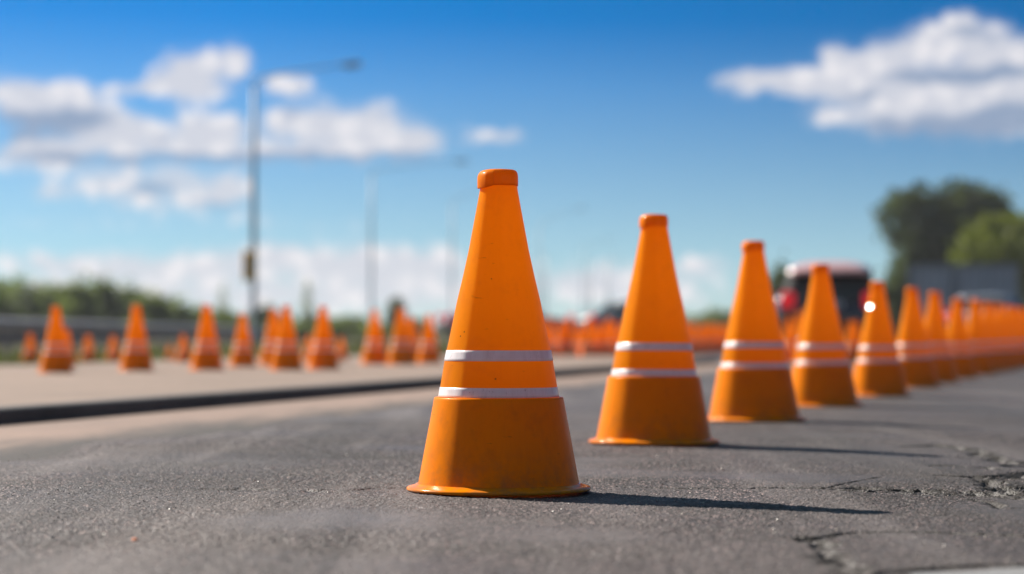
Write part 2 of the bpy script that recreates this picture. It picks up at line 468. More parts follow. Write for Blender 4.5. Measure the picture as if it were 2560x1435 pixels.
for i, (cx, yb, yt) in enumerate(ROW):
    d = ray(cx, yb); k = -CAM_H / d.z
    depth0 = d.y * k
    # size from apparent height, foot on the ground at yb
    sc_ = 1.0
    for _ in range(6):
        dep = depth0 + .222 * sc_
        top = at_depth(cx, yt, dep).z
        sc_ = top / CONE_H
    p = at_depth(cx, HOR, dep)
    o = proto if i == 0 else copy_tree(proto)
    o.location = (p.x, p.y, 0); o.scale = (sc_,) * 3
    o.rotation_euler = (0, 0, math.atan2(-p.x, p.y) * .6 + (0 if i == 0 else random.uniform(-.05, .05)))
    if i > 0: o.rotation_euler[0] = random.uniform(-.012, .012); o.rotation_euler[1] = random.uniform(-.012, .012)
    lab = ROWLAB.get(i, f'blurred orange cone {ORD[i]} along the long row, overlapping the cones around it')
    tag(o, lab, 'traffic cone', 'orange traffic cones in the long row on the road')
    if i == 4: cone5 = o
    SHRINK.append(sc_)
print('row scales', [round(s, 3) for s in SHRINK])

# made-up domed mirror, added so the fifth cone shows a white glint
def glint_mirror():
    R, a = .17, .024
    pr = []
    for t in np.linspace(1, 0.02, 8):
        r = a * t; pr.append((r, math.sqrt(R * R - r * r) - math.sqrt(R * R - a * a) + .002))
    pr = [(a, 0)] + pr
    V, Fc = lathe(pr, 32)
    return from_np('glint_mirror', V, Fc, M_CHROME, cone5)
st = glint_mirror()
world5 = Matrix.Translation(cone5.location) @ cone5.rotation_euler.to_matrix().to_4x4() @ Matrix.Scale(cone5.scale[0], 4)
zz = zpx(600); rr = interp_body(600) * PXM
vdir = (Vector((0, 0, CAM_H)) - (cone5.location + Vector((0, 0, zz * cone5.scale[0])))).normalized()
hv = (vdir + sun_vec).normalized()
hl = (world5.to_3x3().inverted() @ hv).normalized()
az = math.atan2(hl.x, -hl.y)
st.location = (rr * .93 * math.sin(az), -rr * .93 * math.cos(az), zz)
st.rotation_euler = hl.to_track_quat('Z', 'Y').to_euler()

# small cones on the pavement: smaller copy of the same kind
Z_PAVE = .068
GL = 'smaller orange cones standing about on the pavement'
PAVE = [
    (140, 933, 765, 'small orange cone on the pavement at the outer end, in front of guardrail'),
    (167, 916, 822, 'low orange cone half hidden behind the outermost small pavement cone'),
    (341, 928, 762, 'small orange cone on the pavement standing apart, second from the outer end'),
    (517, 926, 761, 'small orange cone on the pavement, third of the tall ones from the outer end'),
    (607, 917, 784, 'shorter orange cone on the pavement below the amber signal lamp post'),
    (684, 914, 772, 'orange cone on the pavement half hidden behind its overlapping neighbour'),
    (716, 926, 763, 'orange cone on the pavement overlapping the one behind it, near the lamp post'),
    (808, 924, 765, 'orange cone on the pavement midway between the two tallest lamp posts'),
    (937, 911, 773, 'orange cone on the pavement at the foot of the second lamp post'),
    (1003, 912, 770, 'orange cone on the pavement in front of the round dark bush'),
    (1028, 905, 792, 'orange cone on the pavement tucked behind the one before the round bush'),
    (1072, 909, 786, 'orange cone on the pavement closest to the sharp cone of the long row')]
pave_proto = None
def place_by_feet(o, cx, yb, yt, z0):
    d = ray(cx, yb); k = (z0 - CAM_H) / d.z; s = .6
    for _ in range(6):
        dep = d.y * k + .222 * s
        s = (at_depth(cx, yt, dep).z - z0) / CONE_H
    p = at_depth(cx, HOR, dep)
    o.location = (p.x, p.y, z0); o.scale = (s,) * 3
    o.rotation_euler = (0, 0, random.uniform(-.1, .1) + math.atan2(-p.x, p.y) * .5)
    return dep, s
for cx, yb, yt, lab in PAVE:
    o = copy_tree(proto)
    dd, s = place_by_feet(o, cx, yb, yt, Z_PAVE)
    tag(o, lab, 'traffic cone', GL)
SMALL = [(76, 906, 833, 'stubby red-orange cone beyond the pavement, outermost of the low ones by the guardrail'),
         (220, 905, 836, 'stubby red-orange cone by the guardrail, between the first two pavement cones'),
         (283, 904, 838, 'stubby red-orange cone by the guardrail, close beside the second pavement cone'),
         (424, 900, 862, 'faint stubby orange cone, dimmest of the low ones by the guardrail'),
         (458, 905, 836, 'stubby orange cone by the guardrail, just before the third pavement cone'),
         (772, 903, 838, 'stubby red-orange cone showing between two overlapping pavement cones near the lamp posts'),
         (853, 902, 842, 'stubby red-orange cone tucked behind the pavement cone between the lamp posts')]
for cx, yb, yt, lab in SMALL:
    o = copy_tree(proto)
    place_by_feet(o, cx, yb, yt, Z_PAVE)
    o.scale = (o.scale[0] * 1.25, o.scale[1] * 1.25, o.scale[2])
    tag(o, lab, 'traffic cone', 'stubby cones along the far pavement edge')

# dense far row closing the road
pts = [(1150, 33.0), (1560, 36.0), (1835, 50.0)]
P = [Vector(((px - 1280) / F * d, d, 0)) for px, d in pts]
far = []
for a, b, sp in ((P[0], P[1], .215), (P[1], P[2], .55)):
    n = int((b - a).length / sp)
    for i in range(n):
        q = a.lerp(b, i / n); far.append((q.x + random.uniform(-.03, .03), q.y + random.uniform(-.25, .25), random.uniform(.64, .74)))
for i in range(5):
    q = P[0].lerp(P[1], .40 + i * .13); far.append((q.x, q.y + 1.2, .78))
for (x, y, s) in far:
    o = copy_tree(proto); o.location = (x, y, 0); o.scale = (s,) * 3
    o.rotation_euler = (0, 0, random.uniform(-.2, .2))
    tag(o, 'far blurred orange cone packed in the dense row closing the road end', 'traffic cone', 'far orange cones closing the road end')
for px, d, s, lab in ((1972, 31.5, .74, 'blurred orange cone below the tail light of the dark van beside the fourth row cone'),
                      (1998, 32.5, .84, 'blurred orange cone peeping out behind the fourth cone of the long row'),
                      (2020, 31.0, .92, 'blurred orange cone mostly hidden by the fourth cone of the long row'),
                      (2126, 31.5, .68, 'blurred pinkish orange cone between the fourth and fifth row cones'),
                      (2140, 33.0, .70, 'blurred orange cone almost covered by the fifth cone with the glint')):
    o = copy_tree(proto); o.location = ((px - 1280) / F * d, d, 0); o.scale = (s,) * 3
    tag(o, lab, 'traffic cone', 'cones standing before the dark van')

# ------------------------------------------------------------------ road frame
PAVE_T = KERB_T + 5.75
S_END = 26.5; RC = 3.0

def outline():
    """pavement outline in (s,t): along kerb, round corner, far end, back"""
    pts = [(-34, KERB_T)]
    for s in np.linspace(-30, S_END - RC, 20): pts.append((float(s), KERB_T))
    for a in np.linspace(0, math.pi / 2, 12)[1:]:
        pts.append((S_END - RC + RC * math.sin(a), KERB_T + RC - RC * math.cos(a)))
    pts.append((S_END, PAVE_T - .01))
    return pts
OUT = outline()

# kerb: extruded profile along the outline
def make_kerb():
    bm = bmesh.new()
    W = .16
    prof = [(0.0, -.03), (0.004, .052), (.010, .063), (.020, Z_PAVE + .002), (W, Z_PAVE + .002), (W, -.03)]
    rings = []
    for i, (s, t) in enumerate(OUT):
        a = OUT[max(i - 1, 0)]; b = OUT[min(i + 1, len(OUT) - 1)]
        ds, dt = b[0] - a[0], b[1] - a[1]; L = math.hypot(ds, dt); ns, nt_ = -dt / L, ds / L
        rings.append([bm.verts.new(st2w(s + ns * w, t + nt_ * w, z)) for w, z in prof])
    for r0, r1 in zip(rings, rings[1:]):
        for k in range(len(prof)):
            k2 = (k + 1) % len(prof)
            bm.faces.new((r0[k], r0[k2], r1[k2], r1[k]))
    return from_bm('kerb', bm, M_KERB, smooth=False)
tag(make_kerb(), kind='structure')

def make_pave():
    bm = bmesh.new()
    W = .158
    ring = []
    for i, (s, t) in enumerate(OUT):
        a = OUT[max(i - 1, 0)]; b = OUT[min(i + 1, len(OUT) - 1)]
        ds, dt = b[0] - a[0], b[1] - a[1]; L = math.hypot(ds, dt); ns, nt_ = -dt / L, ds / L
        ring.append((s + ns * W, t + nt_ * W))
    ring += [(S_END - W, PAVE_T), (-34, PAVE_T)]
    top = [bm.verts.new(st2w(s, t, Z_PAVE)) for s, t in ring]
    bot = [bm.verts.new(st2w(s, t, -.06)) for s, t in ring]
    f = bm.faces.new(top)
    for k in range(len(ring)):
        k2 = (k + 1) % len(ring)
        bm.faces.new((top[k], bot[k], bot[k2], top[k2]))
    bmesh.ops.triangulate(bm, faces=[f])
    return from_bm('pavement', bm, M_CONC, smooth=False)
tag(make_pave(), kind='structure')

def make_gutter():
    bm = bmesh.new()
    inn, mid_, out_ = [], [], []
    rs = random.Random(3); w = 0.0
    for s in np.arange(-12, S_END - RC, .09):
        w = w * .90 + rs.gauss(0, .016)
        inn.append(bm.verts.new(st2w(float(s), GUT_T - .30 + w, -.012)))
        mid_.append(bm.verts.new(st2w(float(s), GUT_T - .02 + w, .0008)))
        out_.append(bm.verts.new(st2w(float(s), KERB_T + .004, .005)))
    for k in range(len(inn) - 1):
        bm.faces.new((inn[k], inn[k + 1], mid_[k + 1], mid_[k])); bm.faces.new((mid_[k], mid_[k + 1], out_[k + 1], out_[k]))
    return from_bm('gutter', bm, M_GUT)
tag(make_gutter(), kind='structure')

# ------------------------------------------------------------------ asphalt: displaced near field + flat remainder
X0, X1, Y0, Y1 = -3.0, 3.2, 3.1, 12.0
def tile_noise(n, lo, hi, seed):
    r = np.random.default_rng(seed); w = r.standard_normal((n, n))
    fx = np.fft.fftfreq(n)[:, None]; fy = np.fft.rfftfreq(n)[None, :]
    f = np.hypot(fx, fy)
    filt = np.exp(-(f / hi) ** 4) * (1 - np.exp(-(f / lo) ** 4))
    o = np.fft.irfft2(np.fft.rfft2(w) * filt, s=(n, n))
    return (o / o.std()).astype(np.float32)
TN = 1024
T_GRAIN = tile_noise(TN, .10, .24, 1)     # stones
T_GRAIN2 = tile_noise(TN, .03, .09, 2)
T_LOW = tile_noise(TN, .002, .012, 3)
def samp(T, x, y, cell):
    u = np.mod(x / cell, TN); v = np.mod(y / cell, TN)
    i = np.floor(u).astype(np.int32); j = np.floor(v).astype(np.int32)
    a = (u - i).astype(np.float32); b = (v - j).astype(np.float32)
    i %= TN; j %= TN
    i2 = (i + 1) % TN; j2 = (j + 1) % TN
    return (T[i, j] * (1 - a) + T[i2, j] * a) * (1 - b) + (T[i, j2] * (1 - a) + T[i2, j2] * a) * b

def gpt(p): 
    q = on_ground(*p); return (q.x, q.y)
CRACKS = [  # polyline in the photo, half width (m) start/end, depth (m), dirt
    ([(1560, 1211), (1640, 1215), (1760, 1216), (1880, 1219), (2000, 1219), (2110, 1217)], .008, .020, .008, 1.0),
    ([(2110, 1217), (2200, 1219), (2280, 1224), (2380, 1227), (2470, 1233), (2580, 1240)], .026, .050, .014, 1.0),
    ([(2090, 1221), (2220, 1227), (2340, 1233), (2440, 1238), (2580, 1252)], .012, .022, .008, .9),
    ([(2060, 1216), (2120, 1208), (2180, 1196), (2200, 1193)], .006, .009, .005, .8),
    ([(2430, 1190), (2475, 1200), (2495, 1212), (2540, 1226), (2600, 1232)], .026, .06, .016, 1.0),
    ([(2510, 1196), (2560, 1190), (2610, 1186)], .04, .06, .014, 1.0),
    ([(2440, 1250), (2490, 1262), (2545, 1272)], .014, .02, .008, .8),
    ([(2270, 1115), (2340, 1113), (2420, 1120), (2490, 1138), (2570, 1160)], .024, .045, .010, 1.0),
    ([(2300, 1133), (2400, 1136), (2490, 1141), (2570, 1150)], .022, .03, .007, .9),
    ([(2330, 1160), (2420, 1160), (2500, 1168), (2580, 1172)], .024, .034, .008, .9),
    ([(2360, 1188), (2460, 1188), (2520, 1186), (2590, 1178)], .020, .034, .010, 1.0),
    ([(1995, 1338), (2035, 1340), (2060, 1362), (2085, 1392), (2130, 1420), (2160, 1450)], .018, .026, .011, .85),
    ([(2035, 1345), (2080, 1332), (2140, 1322), (2240, 1322), (2380, 1327), (2580, 1336)], .016, .012, .008, 1.0),
    ([(2080, 1432), (2200, 1424), (2330, 1413), (2440, 1409), (2580, 1406)], .016, .016, .008, 1.0),
    ([(560, 1216), (700, 1222), (820, 1226), (960, 1221), (1030, 1219)], .05, .03, .004, .25)]

def make_road():
    xs = np.arange(X0, X1 + 1e-6, .0048)
    ys = [Y0]
    while ys[-1] < Y1: ys.append(ys[-1] + .0031 * (ys[-1] / 4.0))
    ys = np.array(ys); ys[-1] = Y1; xs[-1] = X1
    nx, ny = len(xs), len(ys)
    X, Y = np.meshgrid(xs, ys); X = X.astype(np.float32); Y = Y.astype(np.float32)
    g = samp(T_GRAIN, X, Y, .0021); g2 = samp(T_GRAIN2, X + 3.3, Y * 1.0 + 1.7, .0033)
    low = samp(T_LOW, X + .7, Y, .008); low2 = samp(T_LOW, X * .37 + 5, Y * .37, .008)
    worn = np.clip(.75 + .30 * low2, .30, 1.25)
    H = .0021 * worn * np.minimum(np.abs(g) * 1.1 - .2, 1.8) + .0004 * g2 * worn + .0022 * low + .0022 * low2
    D = np.zeros_like(H)
    ycol, xrow = ys, xs
    for poly, w0, w1, dep, dirt in CRACKS:
        P = [gpt(p) for p in poly]
        pad = max(w0, w1) * 4 + .05
        xa = min(p[0] for p in P) - pad; xb = max(p[0] for p in P) + pad
        ya = min(p[1] for p in P) - pad; yb = max(p[1] for p in P) + pad
        i0, i1 = np.searchsorted(ycol, [ya, yb]); j0, j1 = np.searchsorted(xrow, [xa, xb])
        if i1 <= i0 or j1 <= j0: continue
        sx = X[i0:i1, j0:j1]; sy = Y[i0:i1, j0:j1]
        jw = min(max(w0, w1) / .03, 1.0)
        wx = sx + jw * (.006 * g2[i0:i1, j0:j1] + .014 * samp(T_GRAIN2, sx, sy, .014))
        wy = sy + jw * (.016 * samp(T_GRAIN2, sx + 9, sy + 4, .014) + .006 * g2[i0:i1, j0:j1]) + .006 * samp(T_GRAIN2, sx + 5, sy, .03)
        best = np.full(sx.shape, 9.0, np.float32)
        nseg = len(P) - 1
        for k in range(nseg):
            ax, ay = P[k]; bx, by = P[k + 1]
            dx, dy = bx - ax, by - ay
            t = np.clip(((wx - ax) * dx + (wy - ay) * dy) / (dx * dx + dy * dy), 0, 1)
            dist = np.hypot(wx - ax - t * dx, wy - ay - t * dy)
            wid = w0 + (w1 - w0) * (k + t) / nseg
            best = np.minimum(best, dist / wid)
        m = np.clip(1.35 - best, 0, 1); m = m * m * (3 - 2 * m)
        rough = 1 + .55 * samp(T_GRAIN2, sx + 2, sy + 8, .006)
        H[i0:i1, j0:j1] -= dep * m * np.clip(rough, .1, 2.2)
        lip = np.exp(-((best - 1.6) / .45) ** 2)
        H[i0:i1, j0:j1] += dep * .02 * lip * np.clip(rough, 0, 2)
        md = np.clip((1.9 - best) / .8, 0, 1)
        D[i0:i1, j0:j1] = np.maximum(D[i0:i1, j0:j1], dirt * md * np.clip(.9 + .45 * samp(T_GRAIN2, sx + 1, sy + 3, .004), .1, 1.2))
    edge = np.minimum(np.minimum((X - X0), (X1 - X)) / .35, np.minimum((Y - Y0) / .2, (Y1 - Y) / 1.2)).clip(0, 1)
    H = (H - .0045) * edge
    H = np.minimum(H, .0008)
    # the asphalt lies firm under each foot of the row
    V = np.stack([X.ravel(), Y.ravel(), H.ravel()], 1)
    idx = np.arange(nx * ny).reshape(ny, nx)
    quads = np.stack([idx[:-1, :-1], idx[:-1, 1:], idx[1:, 1:], idx[1:, :-1]], -1).reshape(-1, 4)
    # the rest of the sheet: strips round the near field, out to the road edges
    XL, XR, YB, YF = -60.0, 70.0, -35.0, 96.0
    ex = [XL, X0, X1, XR]; ey = [YB, Y0, Y1, YF]
    ev, ef = [], []
    for b in range(4):
        for a in range(4): ev.append((ex[a], ey[b], 0.0))
    base = len(V)
    for b in range(3):
        for a in range(3):
            if a == 1 and b == 1: continue
            q = b * 4 + a; ef.append((q, q + 1, q + 5, q + 4))
    keep = []
    V = np.concatenate([V, np.array(ev, np.float32)])
    quads = np.concatenate([quads, np.array(ef) + base])
    o = from_np('road', V, quads, M_ASPH)
    at = o.data.attributes.new('dirt', 'FLOAT', 'POINT')
    at.data.foreach_set('value', np.concatenate([D.ravel(), np.zeros(16)]).astype(np.float32))
    tag(o, kind='structure')
    return o
make_road()

# white paint at the near edge
bm = bmesh.new()
rs = random.Random(9)
topv = []
a, b = on_ground(2270, 1440), on_ground(2620, 1419)
for i in range(40):
    q = a.lerp(b, i / 39); topv.append(Vector((q.x, q.y + rs.gauss(0, .005) + (.02 * math.sin(i * .3) * .3), .0026)))
botv = [Vector((v.x, v.y - .22, .0026)) for v in topv]
tv = [bm.verts.new(v) for v in topv]; bv = [bm.verts.new(v) for v in botv]
for k in range(39): bm.faces.new((tv[k], tv[k + 1], bv[k + 1], bv[k]))
tag(from_bm('road_marking', bm, M_PAINT), kind='structure')

# ground to the horizon: a ring of grass land round the asphalt, lower than it
bm = bmesh.new()
R = 3500
vs = [bm.verts.new((R * math.cos(a), R * math.sin(a) + 40, -.04)) for a in np.linspace(0, 2 * math.pi, 64, endpoint=False)]
bm.faces.new(vs)
tag(from_bm('ground', bm, M_GROUND), kind='structure')
# grass land laid over the asphalt sheet beyond the pavement (raised verge)
bm = bmesh.new()
ring = [(-34, PAVE_T + .003), (S_END + 3.0, PAVE_T + .003), (S_END + 34, PAVE_T + 2.5), (150, PAVE_T - 2), (150, 90), (-34, 90)]
f = bm.faces.new([bm.verts.new(st2w(s, t, .03)) for s, t in ring])
tag(from_bm('verge', bm, M_GROUND), kind='structure')

# grass blades on the verge (one mass)
def make_grass():
    n = 16000
    s = RNG.uniform(8, 62, n); t = PAVE_T + .1 + RNG.uniform(0, 1, n) ** 1.4 * 9
    px = C0.x + U.x * s + N.x * t; py = C0.y + U.y * s + N.y * t
    h = RNG.uniform(.03, .13, n); a = RNG.uniform(0, np.pi, n); w = RNG.uniform(.008, .02, n)
    lx = RNG.normal(0, .05, n); ly = RNG.normal(0, .05, n)
    z = np.full(n, .03)
    v0 = np.stack([px - np.cos(a) * w, py - np.sin(a) * w, z], 1); v1 = np.stack([px + np.cos(a) * w, py + np.sin(a) * w, z], 1)
    v2 = np.stack([px + lx, py + ly, z + h], 1)
    V = np.stack([v0, v1, v2], 1).reshape(-1, 3)
    o = from_np('grass', V, np.arange(3 * n).reshape(-1, 3), M_LEAF_GRASS)
    tag(o, 'short olive grass growing on the verge before the guardrail', 'grass', kind='stuff')
make_grass()

# loose grit on the asphalt
def make_grit():
    bm0 = bmesh.new(); bmesh.ops.create_icosphere(bm0, subdivisions=1, radius=1)
    bv = np.array([v.co[:] for v in bm0.verts]); bf = np.array([[v.index for v in f.verts] for f in bm0.faces]); bm0.free()
    VV, FF = [], []
    n = 5200
    for i in range(n):
        y = 3.5 + RNG.uniform() ** 1.3 * 6.5; x = RNG.uniform(-.24, .26) * y
        tt = (Vector((x, y, 0)) - C0).dot(N)
        if tt > GUT_T - .1: continue
        if any((Vector((x, y, 0)) - Vector((c.location.x, c.location.y, 0))).length < .26 for c in [proto]): continue
        r = float(np.clip(RNG.lognormal(math.log(.0013), .40), .0006, .0034))
        q = bv * (1 + .25 * RNG.standard_normal((len(bv), 1))) * r * np.array([1, 1, .7]) + np.array([x, y, -.0045 + r * .5])
        FF.append(bf + len(VV) * len(bv)); VV.append(q)
    o = from_np('grit', np.concatenate(VV), np.concatenate(FF), M_GRIT, smooth=False)
    tag(o, 'pale loose grit scattered over the grey asphalt', 'grit', kind='stuff')
    q = on_ground(337, 1350)
    V2 = bv * np.array([.0065, .009, .004]) * (1 + .15 * RNG.standard_normal((len(bv), 1)))
    c = from_np('plastic_chip', V2, bf, M_GRITOR, smooth=False)
    c.location = (q.x, q.y, .001)
    tag(c, 'tiny orange plastic chip lying alone on the grey asphalt', 'chip')
make_grit()

# ------------------------------------------------------------------ trees and bushes
def crown_mesh(name, blobs, n, leaf, mat, parent, seed):
    r = np.random.default_rng(seed)
    vol = np.array([b[3] * b[4] * b[5] for b in blobs]); pick = r.choice(len(blobs), n, p=vol / vol.sum())
    B = np.array(blobs)[pick]
    d = r.standard_normal((n, 3)); d /= np.linalg.norm(d, axis=1)[:, None]
    rad = r.uniform(.35, 1.0, n) ** .45 * (1 + .22 * r.standard_normal(n))
    c = B[:, :3] + d * rad[:, None] * B[:, 3:6]
    # clump leaves round random twig ends
    tw = r.standard_normal((n // 14 + 1, 3)) * leaf * 1.3
    c = c + r.standard_normal((n, 3)) * leaf * .5
    a = r.standard_normal((n, 3)); a /= np.linalg.norm(a, axis=1)[:, None]
    b = np.cross(a, r.standard_normal((n, 3))); b /= np.linalg.norm(b, axis=1)[:, None]
    sz = leaf * r.uniform(.6, 1.4, n)[:, None]
    V = np.stack([c - a * sz, c + b * sz * .55, c + a * sz, c - b * sz * .55], 1).reshape(-1, 3)
    return from_np(name, V, np.arange(4 * n).reshape(-1, 4), mat, parent, smooth=False)

def trunk_mesh(h, r, parent, seed, limbs=4):
    rs = random.Random(seed); bm = bmesh.new()
    tube(bm, [(0, 0, -.1), (rs.uniform(-.05, .05) * h, rs.uniform(-.05, .05) * h, h * .5), (rs.uniform(-.08, .08) * h, 0, h)], [r, r * .75, r * .35], 10)
    for k in range(limbs):
        a = k * 6.283 / limbs + rs.uniform(-.4, .4); z0 = h * rs.uniform(.4, .75)
        tube(bm, [(0, 0, z0), (math.cos(a) * h * .2, math.sin(a) * h * .2, z0 + h * .18), (math.cos(a) * h * .36, math.sin(a) * h * .36, z0 + h * .34)], [r * .45, r * .3, r * .1], 8)
    return from_bm('trunk', bm, M_BARK, parent)

def tree(name, px, depth, ytop, width_px, label, mat, n=2600, leaf=None, trunk=.3, seed=0, group=None, cat='tree', lobes=9, low=.12, z0=0.0, pxblobs=None):
    x = (px - 1280) / F * depth; h = (HOR - ytop) / F * depth + CAM_H - z0; w = width_px / F * depth * .5
    root = empty(name, (x, depth, z0))
    rs = random.Random(seed * 7 + 3); blobs = []
    for k in range(lobes):
        zc = h * (low + (1 - low) * rs.uniform(.15, .85)); a = rs.uniform(0, 6.283)
        prof = math.sin(math.pi * min(max((zc / h - low + .25) / (1.25 - low), .05), .95)) ** .7
        rr = w * .80 * prof * rs.uniform(.3, 1)
        sx = w * rs.uniform(.36, .56) * (.55 + .45 * prof)
        sz = min(h * rs.uniform(.13, .22), (h - zc))
        blobs.append((math.cos(a) * rr, math.sin(a) * rr, zc, sx, sx, max(sz, h * .08)))
    blobs.append((0, 0, h * (.5 + low * .5), w * .55, w * .55, h * (.5 - low * .5) * .98))
    if pxblobs:
        k_ = depth / F
        blobs = [((bx - px) * k_, dy * k_, (HOR - by) * k_ + CAM_H, rx * k_, rx * k_ * .9, rz * k_) for bx, by, rx, rz, dy in pxblobs]
    crown_mesh('crown', blobs, n, leaf or h * .035, mat, root, seed)
    trunk_mesh(h * max(trunk, .2) + h * .25, h * .022, root, seed)
    tag(root, label, cat, group)
    return root

tree('broadleaf_tree', 2350, 112, 462, 350, 'tall dark green tree with an uneven crown behind the grey container', M_LEAF_DARK, 9000, .17, .2, 1, lobes=13, low=.16, pxblobs=[
    (2206, 548, 20, 16, 10), (2238, 486, 22, 16, 0), (2300, 476, 24, 18, 0), (2372, 470, 26, 18, 10), (2452, 480, 24, 18, -10), (2508, 520, 20, 22, 0), (2228, 532, 34, 26, 20), (2262, 512, 46, 34, -30), (2330, 522, 60, 46, 30), (2410, 494, 56, 36, -20), (2470, 512, 52, 40, 20), (2512, 556, 34, 36, -30), (2250, 580, 44, 34, 10),
    (2290, 610, 60, 56, -40), (2380, 590, 80, 70, 0), (2470, 600, 64, 70, 30), (2278, 672, 52, 44, 20), (2350, 690, 70, 60, -20), (2440, 700, 70, 60, 10)])
tree('broadleaf_tree', 2545, 98, 538, 330, 'lower sunlit olive green tree beside the tall dark one', M_LEAF_OLIVE, 6000, .16, .15, 2, lobes=11, low=.05, pxblobs=[
    (2404, 634, 26, 24, 0), (2420, 590, 22, 18, 0), (2462, 556, 26, 16, 0), (2516, 544, 24, 14, 10), (2440, 640, 52, 54, -20), (2480, 592, 60, 44, 20), (2540, 572, 66, 34, 0), (2610, 580, 60, 50, 20), (2520, 640, 90, 60, -40), (2600, 660, 70, 70, 0), (2500, 720, 90, 60, 10)])
tree('bush', 2235, 92, 672, 130, 'dark green bush between the dark van and the grey container', M_LEAF_DARK, 2600, .12, .1, 3, cat='bush', lobes=8, low=.02)
tree('bush', 1950, 88, 672, 120, 'dark green bush showing beside the dark van, behind the third row cone', M_LEAF_DARK, 2200, .11, .1, 4, cat='bush', lobes=7, low=.02)
tree('bush', 1790, 150, 772, 150, 'low green bush on the skyline between the second and third row cones', M_LEAF_MID, 2200, .14, .1, 5, cat='bush', lobes=7, low=.02)
tree('bush', 988, 145, 748, 80, 'round dark bush behind the pavement cones by the second lamp post', M_LEAF_DARK, 2000, .13, .1, 6, cat='bush', lobes=6, low=.02)
tree('bush', 880, 150, 792, 110, 'low green bush just before the second lamp post', M_LEAF_MID, 1800, .12, .1, 7, cat='bush', lobes=7, low=.02)
tree('bush', 668, 135, 765, 110, 'dark green bush at the foot of the first lamp post', M_LEAF_DARK, 2000, .13, .1, 8, cat='bush', lobes=7, low=.02)
tree('bush', 778, 150, 790, 120, 'low dark bush at the foot of the slim hazy tree', M_LEAF_DARK, 1600, .13, .1, 18, cat='bush', lobes=7, low=.02)
tree('bush', 1040, 160, 795, 110, 'low green bush behind the last pavement cones', M_LEAF_MID, 1600, .13, .1, 19, cat='bush', lobes=7, low=.02)
tree('bush', 612, 120, 798, 150, 'low green hedge bush before the first lamp post, behind the shorter pavement cone', M_LEAF_MID, 1800, .13, .1, 41, cat='bush', lobes=7, low=.02)
tree('bush', 735, 122, 806, 150, 'low green hedge bush behind the pair of overlapping pavement cones', M_LEAF_MID, 1800, .13, .1, 42, cat='bush', lobes=7, low=.02)
tree('bush', 835, 124, 803, 140, 'low green hedge bush right behind the pavement cone between the lamp posts', M_LEAF_MID, 1800, .13, .1, 43, cat='bush', lobes=7, low=.02)
tree('bush', 930, 126, 808, 130, 'low green hedge bush around the foot of the second lamp post', M_LEAF_MID, 1800, .13, .1, 44, cat='bush', lobes=7, low=.02)
tree('bush', 1495, 190, 788, 90, 'small dark bush beyond the dense far row of cones', M_LEAF_DARK, 1600, .15, .1, 9, cat='bush', lobes=6, low=.02)
tree('slim_tree', 768, 620, 700, 38, 'tall slim hazy tree rising midway between the two largest lamp posts', M_LEAF_MID, 330, .42, .3, 10, lobes=7, low=.1)
tree('slim_tree', 556, 640, 712, 36, 'slim hazy tree rising just before the first lamp post', M_LEAF_MID, 260, .42, .3, 11, lobes=7, low=.1)
LINE = [(-60, 702, 190, 'outermost tree of the wood, cut by the picture edge'),
        (40, 704, 150, 'tree of the wood beyond the guardrail, above the gap before the first pavement cone'),
        (120, 716, 130, 'tree of the wood directly behind the outermost pavement cone'),
        (190, 712, 120, 'tree of the wood behind the gap after the outermost pavement cone'),
        (252, 706, 110, 'bushy peak of the wood halfway between the first two pavement cones'),
        (315, 728, 120, 'tree of the wood directly behind the second pavement cone'),
        (385, 744, 120, 'lower tree of the wood just past the second pavement cone'),
        (440, 755, 110, 'low tree where the wood slopes down before the third pavement cone'),
        (500, 778, 100, 'low shrub ending the wood behind the third pavement cone'),
        (560, 790, 100, 'low shrub between the wood and the first lamp post')]
for i, (px, yt, w, lab) in enumerate(LINE):
    tree('broadleaf_tree', px, 118 + (i % 3) * 9, yt - 8, w * 1.3, lab, M_LEAF_MID, 2600, .15, .12, 20 + i, 'trees in the wood beyond the guardrail', 'tree', 9, .02)
# far woods on the horizon
def far_woods():
    n = 22000
    a = RNG.uniform(-.42, .42, n); dist = RNG.uniform(420, 520, n)
    hmax = 2.4 + 1.5 * np.sin(a * 37) * np.sin(a * 11 + 1) + .9 * np.sin(a * 90 + 2)
    z = RNG.uniform(0, 1, n) * np.maximum(hmax, .8)
    c = np.stack([np.sin(a) * dist, np.cos(a) * dist, z], 1)
    d = RNG.standard_normal((n, 3)); d /= np.linalg.norm(d, axis=1)[:, None]
    e = np.cross(d, RNG.standard_normal((n, 3))); e /= np.linalg.norm(e, axis=1)[:, None]
    s = .55
    V = np.stack([c - d * s, c + e * s * .6, c + d * s, c - e * s * .6], 1).reshape(-1, 3)
    tag(from_np('woods', V, np.arange(4 * n).reshape(-1, 4), M_LEAF_MID, smooth=False), 'low far-off wood along the horizon', 'wood', kind='stuff')
far_woods()

